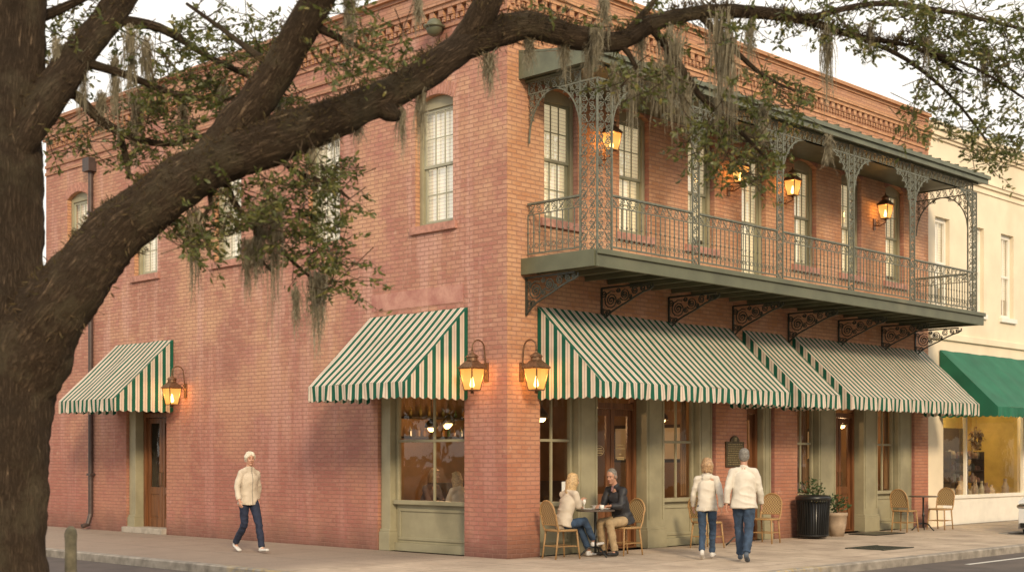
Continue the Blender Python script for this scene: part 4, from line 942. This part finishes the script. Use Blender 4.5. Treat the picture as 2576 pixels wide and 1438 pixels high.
for k in range(36):
    a=2*math.pi*k/36; d=Vector((math.cos(a),math.sin(a),0)); m.tube([d*.285+Vector((0,0,.05)),d*.295+Vector((0,0,.4)),d*.325+Vector((0,0,.78))],.012,4)
m.tube([Vector((.29*math.cos(2*math.pi*k/36),.29*math.sin(2*math.pi*k/36),.07)) for k in range(37)],.018,6)
m.obj('slats','black',E)
m=MB(); m.lathe([(.33,.76),(.35,.79),(.345,.83),(.27,.86),(.22,.84),(.21,.78)],(0,0,0),32); m.obj('rim','black',E,True)
def leafy(mb,c,r,n,size=.06):
    for _ in range(n):
        d=Vector((random.gauss(0,1),random.gauss(0,1),random.gauss(0,1))).normalized()*random.random()**.4
        p=Vector(c)+Vector((d.x*r[0],d.y*r[1],d.z*r[2])); leaf(mb,p,Vector((random.gauss(0,1),random.gauss(0,1),random.gauss(.4,.7))).normalized(),size*random.uniform(.7,1.3))
def planter(x,y,r,h,ch,cr,n,label):
    E=empty('plant_pot',(x,y,0)); tag(E,label,'potted plant')
    m=MB(); m.lathe([(r*.7,0),(r*.95,h*.5),(r,h*.85),(r*1.08,h*.87),(r*1.08,h),(r*.92,h),(r*.9,h*.92)],(0,0,0),28); m.obj('pot','terra',E,True)
    m=MB(); m.lathe([(r*.9,h*.9),(r*.5,h*.93)],(0,0,0),20); m.obj('soil','soil',E)
    m=MB()
    for k in range(9):
        a=random.uniform(0,6.28); m.tube([(0,0,h*.9),(cr*.3*math.cos(a),cr*.3*math.sin(a),h+ch*.4),(cr*.7*math.cos(a),cr*.7*math.sin(a),h+ch*.9)],.005,5)
    m.obj('stems','bark',E)
    m=MB(); leafy(m,(0,0,h+ch*.5),(cr,cr,ch*.55),n,.075); m.obj('foliage','bush',E)
planter(8.62,-.18,.14,.5,.66,.30,230,'leafy shrub in a pot behind the litter bin'); planter(9.22,-.38,.20,.48,.36,.24,170,'low green plant in a pale terracotta pot beside the door')
bp_=C0+RXv*(-.3217*12)+FYv*12; m=MB(); m.lathe([(.055,0),(.05,.85),(.055,.93),(.045,.97),(.02,1.0)],(bp_.x,bp_.y,0),16); tag(m.obj('bollard',simple('mossy_post',(.13,.115,.075),.9,.45,12,.5),None,True),'weathered mossy round post at the edge of the square','bollard')
CE=empty('parked_car',(12.62,-3.42,-.126)); tag(CE,'white car parked at the kerb with its front towards the corner','car')
prof=[(.0,.35),(.02,.62),(.12,.80),(.9,.98),(1.35,1.05),(2.0,1.48),(2.6,1.56),(3.6,1.52),(4.3,1.1),(4.5,.95),(4.52,.4),(4.4,.25),(.15,.22)]
m=MB(); W=.9
def cw_(x,z): return W*(1-.22*max(0,(z-.95)/.6))*(1-.18*max(0,(.5-x)/.5)**2)
n=len(prof); la=[(x,-cw_(x,z),z) for x,z in prof]; lb=[(x,cw_(x,z),z) for x,z in prof]
m.quad(la[::-1]); m.quad(lb)
for i in range(n): j=(i+1)%n; m.quad([la[i],la[j],lb[j],lb[i]])
m.obj('body','carpaint',CE,bevel=.05)
m=MB(); m.quad([(1.42,-.72,1.09),(1.42,.72,1.09),(1.98,.66,1.47),(1.98,-.66,1.47)])
m.v=[(x-.012,y,z+.012) for x,y,z in m.v]
for s_ in (-1,1): m.quad([(1.6,s_*.885,1.06),(3.9,s_*.885,1.08),(3.5,s_*.80,1.44),(2.1,s_*.80,1.44)])
m.obj('windscreen','black',CE)
for x in (.85,3.65):
    for s_ in (-1,1):
        m=MB(); m.tube([(x,s_*.70,.33),(x,s_*.915,.33)],.33,28); w=m.obj('wheel','rubber',CE,bevel=.03)
        m=MB(); m.tube([(x,s_*.90,.33),(x,s_*.925,.33)],.21,20); m.obj('rim','chrome',w)
for s_ in (-1,1):
    m=MB(); m.ell((.1,s_*.66,.70),(.1,.17,.07)); m.obj('headlight','chrome',CE,True)
m=MB(); m.box(-.03,.02,-.45,.45,.42,.6); m.box(-.03,.03,-.7,.7,.26,.36); m.obj('grille','black',CE,bevel=.01)
# ---------------------------------------------------------------- the other side of the streets (seen reflected in the glass)
FB=empty('opposite_building',(20,-17.5,0)); tag(FB,'plain two-storey brown brick shops across the street','building')
m=MB(); m.box(-16,50,-10,0,0,6.6); m.box(-16.2,50.2,-10,.25,6.6,6.95); m.obj('wall','farbrick',FB)
for k in range(16):
    x=-14+k*4
    m=MB(); m.box(x,x+1.0,.0,.05,3.9,5.8); m.box(x+1.8,x+2.8,.0,.05,3.9,5.8); m.box(x-.3,x+2.9,.0,.06,.5,2.6); m.obj('window','white' if k%3 else 'dark',FB)
TT=empty('park_trees',(-26,18,0)); TT['kind']='stuff'; tag(TT,'line of leafy trees in the square across the side street','trees')
m=MB(); mt=MB()
for k in range(9):
    cy_=-12+k*6; mt.tube([(0,cy_,0),(.2,cy_+.2,3.5),(0,cy_,6)],[.35,.25,.1],8)
    for _ in range(330):
        d=Vector((random.gauss(0,1),random.gauss(0,1),random.gauss(0,.8))).normalized()*random.random()**.4; leaf(m,Vector((d.x*3.2,cy_+d.y*3.4,5.2+d.z*2.8)),Vector((random.gauss(0,1),random.gauss(0,1),random.gauss(0,1))).normalized(),.75,.6)
m.obj('crown','leaf',TT); mt.obj('trunk','farbrick',TT)
# ---------------------------------------------------------------- oak tree
base=PX(0,1676,10.5); base.z=0
T=empty('oak_tree',base); tag(T,'large live oak with thick fern-covered limbs reaching across the street','tree')
def cr(pts,step=.07):
    out=[];n=len(pts)
    for i in range(n-1):
        p0,p1,p2,p3=pts[max(i-1,0)],pts[i],pts[i+1],pts[min(i+2,n-1)]
        L_=(p2[0]-p1[0]).length; k=max(2,int(L_/step))
        for a in range(k):
            t=a/k
            f=lambda q0,q1,q2,q3: .5*((2*q1)+(q2-q0)*t+(2*q0-5*q1+4*q2-q3)*t*t+(3*q1-q0-3*q2+q3)*t**3)
            out.append((f(p0[0],p1[0],p2[0],p3[0]),f(p0[1],p1[1],p2[1],p3[1])))
    out.append(pts[-1]); return out
def limb(mb,px,n=18,disp=.16,step=.06,rel=base):
    pts=[(PX(x,y,Y)-rel,r/3450*Y) for x,y,Y,r in px]; c=cr(pts,step)
    mb.tube([q[0] for q in c],[max(.003,q[1]) for q in c],n,0,True,True,disp); return c
tr=MB()
limb(tr,[(0,1690,10.5,165),(0,1600,10.5,132),(2,1450,10.5,112),(2,1250,10.5,110),(8,1050,10.5,120),(10,900,10.5,116),(8,740,10.55,102),(8,560,10.6,97),(8,380,10.65,97),(16,200,10.7,92),(32,50,10.7,80),(50,-100,10.7,70),(60,-300,10.7,50)],44,.13,.045)
main=[(20,1040,10.5,78),(80,880,10.42,96),(175,735,10.3,86),(280,605,10.3,72),(395,500,10.3,65),(515,425,10.35,63),(650,368,10.4,60),(790,320,10.5,53),(920,265,10.6,44),(1010,222,10.7,41),(1110,155,10.8,39),(1215,95,10.9,40),(1330,65,11,33),(1440,92,11.1,30),(1550,105,11.2,26),(1640,60,11.3,23),(1760,32,11.4,19),(1900,32,11.5,16),(2020,50,11.6,12),(2150,90,11.7,9),(2300,120,11.8,6),(2420,180,11.9,4)]
mc=limb(tr,main,36,.22,.045)
l2=limb(tr,[(470,455,10.35,38),(570,345,10.4,50),(650,245,10.35,46),(715,150,10.3,42),(770,50,10.2,39),(840,-70,10.1,34),(920,-220,10,26)],28,.18,.05)
l3=limb(tr,[(10,420,10.55,54),(90,290,10.6,48),(180,165,10.8,42),(265,55,11,37),(350,-70,11.1,32),(450,-200,11.2,24)],26,.18,.05)
l4=limb(tr,[(1120,150,10.9,26),(1190,70,10.85,36),(1235,-20,10.8,36),(1260,-140,10.8,28)],22,.18)
limb(tr,[(950,262,10.62,30),(985,285,10.6,24),(1002,292,10.58,14)],14,.2)
small=[
 [(130,230,10.8,14),(190,240,10.9,13),(250,300,11,12),(330,345,11.1,10),(430,362,11.2,7),(540,330,11.2,4)],
 [(300,330,11.1,9),(318,400,11.1,8),(325,450,11.1,5)],
 [(270,50,11,16),(400,70,11.2,11),(520,140,11.3,8),(640,200,11.4,5),(720,240,11.4,3)],
 [(190,150,10.8,14),(320,190,11,10),(450,240,11.1,7),(600,250,11.2,4)],
 [(560,430,10.4,13),(575,480,10.5,10),(610,540,10.6,8),(680,600,10.7,6),(760,680,10.8,4),(830,730,10.8,2)],
 [(520,450,10.4,9),(530,520,10.4,6),(480,570,10.4,4),(440,600,10.4,2)],
 [(700,390,10.4,9),(740,430,10.5,7),(820,460,10.6,5),(880,500,10.6,3)],
 [(640,560,10.6,6),(650,640,10.6,4),(690,690,10.6,3)],
 [(1640,70,11.3,12),(1700,150,11.3,10),(1760,240,11.4,8),(1850,320,11.5,6),(1930,400,11.5,3)],
 [(1560,110,11.2,8),(1600,170,11.2,6),(1560,220,11.2,3)],
 [(1760,40,11.4,9),(1840,120,11.4,7),(1920,190,11.5,5),(2000,230,11.5,2)],
 [(2020,50,11.6,9),(2200,10,11.7,7),(2380,30,11.8,6),(2600,80,11.9,4)],
 [(2150,90,11.7,7),(2280,150,11.8,6),(2400,250,11.9,4),(2500,380,12,3)],
 [(2300,120,11.8,5),(2450,170,11.8,4),(2580,250,11.9,3)],
 [(1560,100,11.2,10),(1640,10,11.2,8),(1700,-60,11.2,6)],
 [(780,60,10.2,12),(860,100,10.3,8),(940,140,10.4,5),(1000,190,10.4,3)],
 [(60,60,10.8,18),(160,20,11,12),(260,-30,11.1,9)],
 [(700,180,10.3,12),(620,120,10.5,8),(540,60,10.7,6),(470,10,10.9,4)],
]
for s_ in small: limb(tr,s_,8,.12,.08)
for s_ in [[(50,-100,10.7,60),(300,-350,11.5,45),(700,-520,12.5,30),(1200,-600,13,15)],[(920,-220,10,26),(1200,-420,9.6,18),(1500,-520,9.3,9)],[(1260,-140,10.8,28),(1450,-330,11,20),(1750,-420,11.5,10)],[(60,-300,10.7,48),(-200,-500,10.2,34),(-500,-600,10,18)]]: limb(tr,s_,12,.14,.12)
lv=MB(); tw=MB()
def sprays(cx,cy,Y,rx,ry,n,ls=.058,nl=16):
    for _ in range(int(n*.98)):
        a=random.uniform(0,6.283); q=random.random()**.5*1.06
        c=PX(cx+rx*q*math.cos(a),cy+ry*q*math.sin(a),Y+random.uniform(-.45,.45))-base
        d=Vector((random.gauss(0,1),random.gauss(0,1),random.gauss(-.25,.6))).normalized(); l=random.uniform(.16,.36)
        e=c+d*l; m=(c+e)/2+Vector((0,0,random.uniform(.01,.05)))
        s0=c-d*l*.6+Vector((0,0,.03)); tw.tube([s0,c,m,e],[.005,.004,.003,.0015],3,0,False)
        for k in range(nl):
            t=random.uniform(.0,1); p=c.lerp(e,t)+Vector((random.gauss(0,.012),random.gauss(0,.012),random.gauss(0,.012)))
            dd=(d*.8+Vector((random.gauss(0,.8),random.gauss(0,.8),random.gauss(0,.7)))).normalized(); leaf(lv,p,dd,ls*random.uniform(.65,1.2),.42)
CL=[(600,170,11.3,110,90,52),(480,230,11.2,120,70,48),(680,110,11.0,70,70,22),(380,130,11.1,100,70,28),(290,300,11.1,110,60,30),(420,330,11.2,90,40,22),(540,60,10.9,90,60,20),
 (60,60,11.2,90,70,22),(210,60,11.1,90,60,20),(140,170,11.2,60,80,12),(330,390,11.1,60,50,14),(210,380,11.1,40,40,7),(700,250,11.0,60,40,16),(120,330,11.3,30,60,8),
 (520,560,10.4,90,60,36),(620,500,10.5,80,60,32),(760,440,10.55,95,55,34),(850,470,10.6,55,60,22),(770,600,10.7,90,80,46),(840,690,10.8,65,55,30),(700,540,10.6,70,60,24),(480,600,10.4,45,30,14),
 (1580,205,11.2,100,40,18),(1700,190,11.3,80,50,12),(1800,300,11.4,100,70,30),(1870,390,11.5,75,65,36),(1920,230,11.5,80,60,26),(1860,440,11.5,60,30,14),(1760,370,11.4,50,50,12),(1990,260,11.5,40,40,10),
 (1730,70,11.4,120,60,12),(1650,20,11.3,80,50,10),(1900,70,11.5,110,60,14),(2060,20,11.6,110,50,20),(2200,60,11.7,120,70,40),(2350,50,11.8,120,70,50),(2500,80,11.9,100,80,48),(2420,160,11.9,110,60,34),(2540,200,11.9,60,70,24),
 (2330,240,11.8,60,60,14),(2440,300,11.9,80,60,24),(2500,390,12,60,50,20),(2300,290,11.9,40,50,10),(2560,330,12,40,60,14),
 (880,150,10.3,70,60,14),(960,100,10.4,60,60,14),(1010,170,10.4,30,40,5),(900,40,10.3,60,50,9),(820,110,10.2,40,60,6),(1400,30,11,70,30,4),(1500,30,11.2,60,40,4)]
for c in CL: sprays(*c)
for _ in range(14): sprays(random.uniform(-300,2700),random.uniform(-520,-110),random.uniform(10,13),140,60,6,.075,9)
tr.obj('trunk','bark',T,True); o=lv.obj('crown','leaf',T); tw.obj('twigs','bark',T)
fn=MB()
def ferns(c,dens,sz=.08):
    for i in range(len(c)-1):
        p,r=c[i]; t=(c[i+1][0]-p).normalized()
        for _ in range(int(dens)):
            a=random.gauss(0,1.5); u=Vector((0,0,1)); s=t.cross(u).normalized(); u=s.cross(t).normalized()
            n=(u*math.cos(a)+s*math.sin(a)); q=p+n*r*.98+t*random.uniform(0,.06)
            if noise.noise(q*2.3)<-.12: continue
            d=(n+t*random.gauss(0,.7)+Vector((random.gauss(0,.4),random.gauss(0,.4),random.gauss(-.1,.3)))).normalized(); leaf(fn,q,d,sz*random.uniform(.4,1),.16)
ferns(mc[14:],34); ferns(l2,16); ferns(l3,12); ferns(l4,10)
o=fn.obj('limb_ferns','fern',T); o['kind']='stuff'
def moss(x,y,Y,w,ln):
    ln*=1.25; top=PX(x,y,Y); Lm=ln/3450*Y; Wm=w/3450*Y; mbm=MB(); n=int(34+w*1.7)
    for _ in range(n):
        ox=random.gauss(0,Wm*.28);oy=random.gauss(0,Wm*.28); l=Lm*random.uniform(.25,1)*(1-min(.6,abs(ox)/Wm*.8)); p=Vector((ox,oy,random.uniform(-.02,.03)-random.random()*Lm*.15)); k=7; pts=[]
        dr=Vector((random.gauss(0,.03),random.gauss(0,.03),0)); cvx=random.uniform(0,6)
        wd=random.uniform(.0022,.005); s=Vector((random.gauss(0,1),random.gauss(0,1),0)).normalized()
        for j in range(k+1):
            f=j/k; q=p+Vector((dr.x*f-ox*.45*f+.014*math.sin(cvx+f*9),dr.y*f-oy*.45*f+.014*math.cos(cvx+f*7),-l*f)); pts.append(q)
        for j in range(k):
            a=wd*(1-(j/k)**2*.8);b=wd*(1-((j+1)/k)**2*.8); mbm.quad([pts[j]-s*a,pts[j]+s*a,pts[j+1]+s*b,pts[j+1]-s*b])
            if random.random()<.7:
                q=pts[j]; d=Vector((random.gauss(0,1),random.gauss(0,1),-1.2)).normalized()*random.uniform(.03,.07); e=s*.0022; mbm.quad([q-e,q+e,q+d+e*.4,q+d-e*.4])
    o=mbm.obj('spanish_moss','moss'); o.location=top; tag(o,'clump of grey-brown hanging moss draped from the oak limb','moss','moss hanging from the oak')
for c in [(880,-20,10.2,34,150),(1052,-10,10.6,14,90),(1230,130,10.9,34,110),(1060,215,10.75,28,160),(1010,270,10.65,14,120),(780,330,10.5,20,110),(490,520,10.4,30,210),(640,600,10.6,44,110),(655,540,10.6,24,130),(690,480,10.6,46,300),(800,680,10.8,50,190),(745,720,10.7,14,110),(620,600,10.6,22,140),
  (330,60,10.9,30,190),(370,90,11.1,26,190),(290,140,11,24,190),(145,90,10.7,22,190),(205,120,10.8,28,180),(255,230,11,20,110),(345,250,11.1,34,130),(560,210,11.2,20,120),(460,250,11.2,18,110),(700,240,10.9,18,90),
  (1520,-10,11,26,110),(1545,160,11.2,24,110),(1420,110,11.1,24,80),(1690,70,11.3,58,240),(1650,150,11.3,28,130),(1810,20,11.4,60,270),(1835,60,11.4,36,270),(1590,170,11.2,20,170),(1725,190,11.3,26,140),(1890,40,11.5,24,130),(2080,60,11.6,34,200),(2085,340,11.6,12,80),(2190,60,11.7,14,90),(2330,90,11.8,16,100),(2480,120,11.9,22,120),(1920,260,11.5,16,100),(1330,90,11,20,80),(1480,110,11.1,20,90),(900,290,10.6,14,70),(840,300,10.5,12,90),(560,330,10.5,20,100),(430,420,10.5,16,90),(1500,60,11.0,30,120),(1610,60,11.3,26,150)]: moss(*c)
# ---------------------------------------------------------------- world, sun, camera
wd=bpy.data.worlds.new('World'); scene.world=wd; wd.use_nodes=True; nt=wd.node_tree; bg=nt.nodes['Background']; out=nt.nodes['World Output']
to_sun=Vector((-.62,-1,.58)).normalized(); elev=math.asin(to_sun.z); az=math.atan2(to_sun.x,to_sun.y)
sky=N(nt,'ShaderNodeTexSky'); sky.sky_type='NISHITA'; sky.sun_disc=False; sky.sun_elevation=elev; sky.sun_rotation=az; sky.dust_density=3
L(nt,sky.outputs[0],bg.inputs[0]); bg.inputs[1].default_value=.1
bg2=N(nt,'ShaderNodeBackground'); tc=N(nt,'ShaderNodeTexCoord'); sp=N(nt,'ShaderNodeSeparateXYZ'); L(nt,tc.outputs['Generated'],sp.inputs[0])
cn=noisef(nt,2.2,5,tc.outputs['Generated'])
c=mixc(nt,maprange(nt,sp.outputs[2],0,.6),(1.0,.93,.81),(.98,.94,.88)); c=mixc(nt,maprange(nt,cn,.4,.7,0,.4),c,(.86,.83,.80))
L(nt,c,bg2.inputs[0]); bg2.inputs[1].default_value=1.42
mx=N(nt,'ShaderNodeMixShader'); mx.inputs[0].default_value=.9; L(nt,bg.outputs[0],mx.inputs[1]); L(nt,bg2.outputs[0],mx.inputs[2]); L(nt,mx.outputs[0],out.inputs[0])
sl=bpy.data.lights.new('sun','SUN'); sl.energy=3.0; sl.angle=R(10); sl.color=(1,.80,.54); so=bpy.data.objects.new('sun',sl); link(so); so.rotation_euler=(-to_sun).to_track_quat('-Z','Y').to_euler()
cam=bpy.data.cameras.new('camera'); co=bpy.data.objects.new('camera',cam); link(co); co.location=C0; co.rotation_euler=(R(90),0,-math.atan2(.7174,.6966))
cam.lens=3450/2576*36; cam.sensor_width=36; cam.shift_y=(1150-719)/2576; cam.clip_end=2000; cam.dof.use_dof=True; cam.dof.focus_distance=22; cam.dof.aperture_fstop=2.0
scene.camera=co
scene.view_settings.view_transform='Standard'; scene.view_settings.look='None'; scene.view_settings.exposure=0
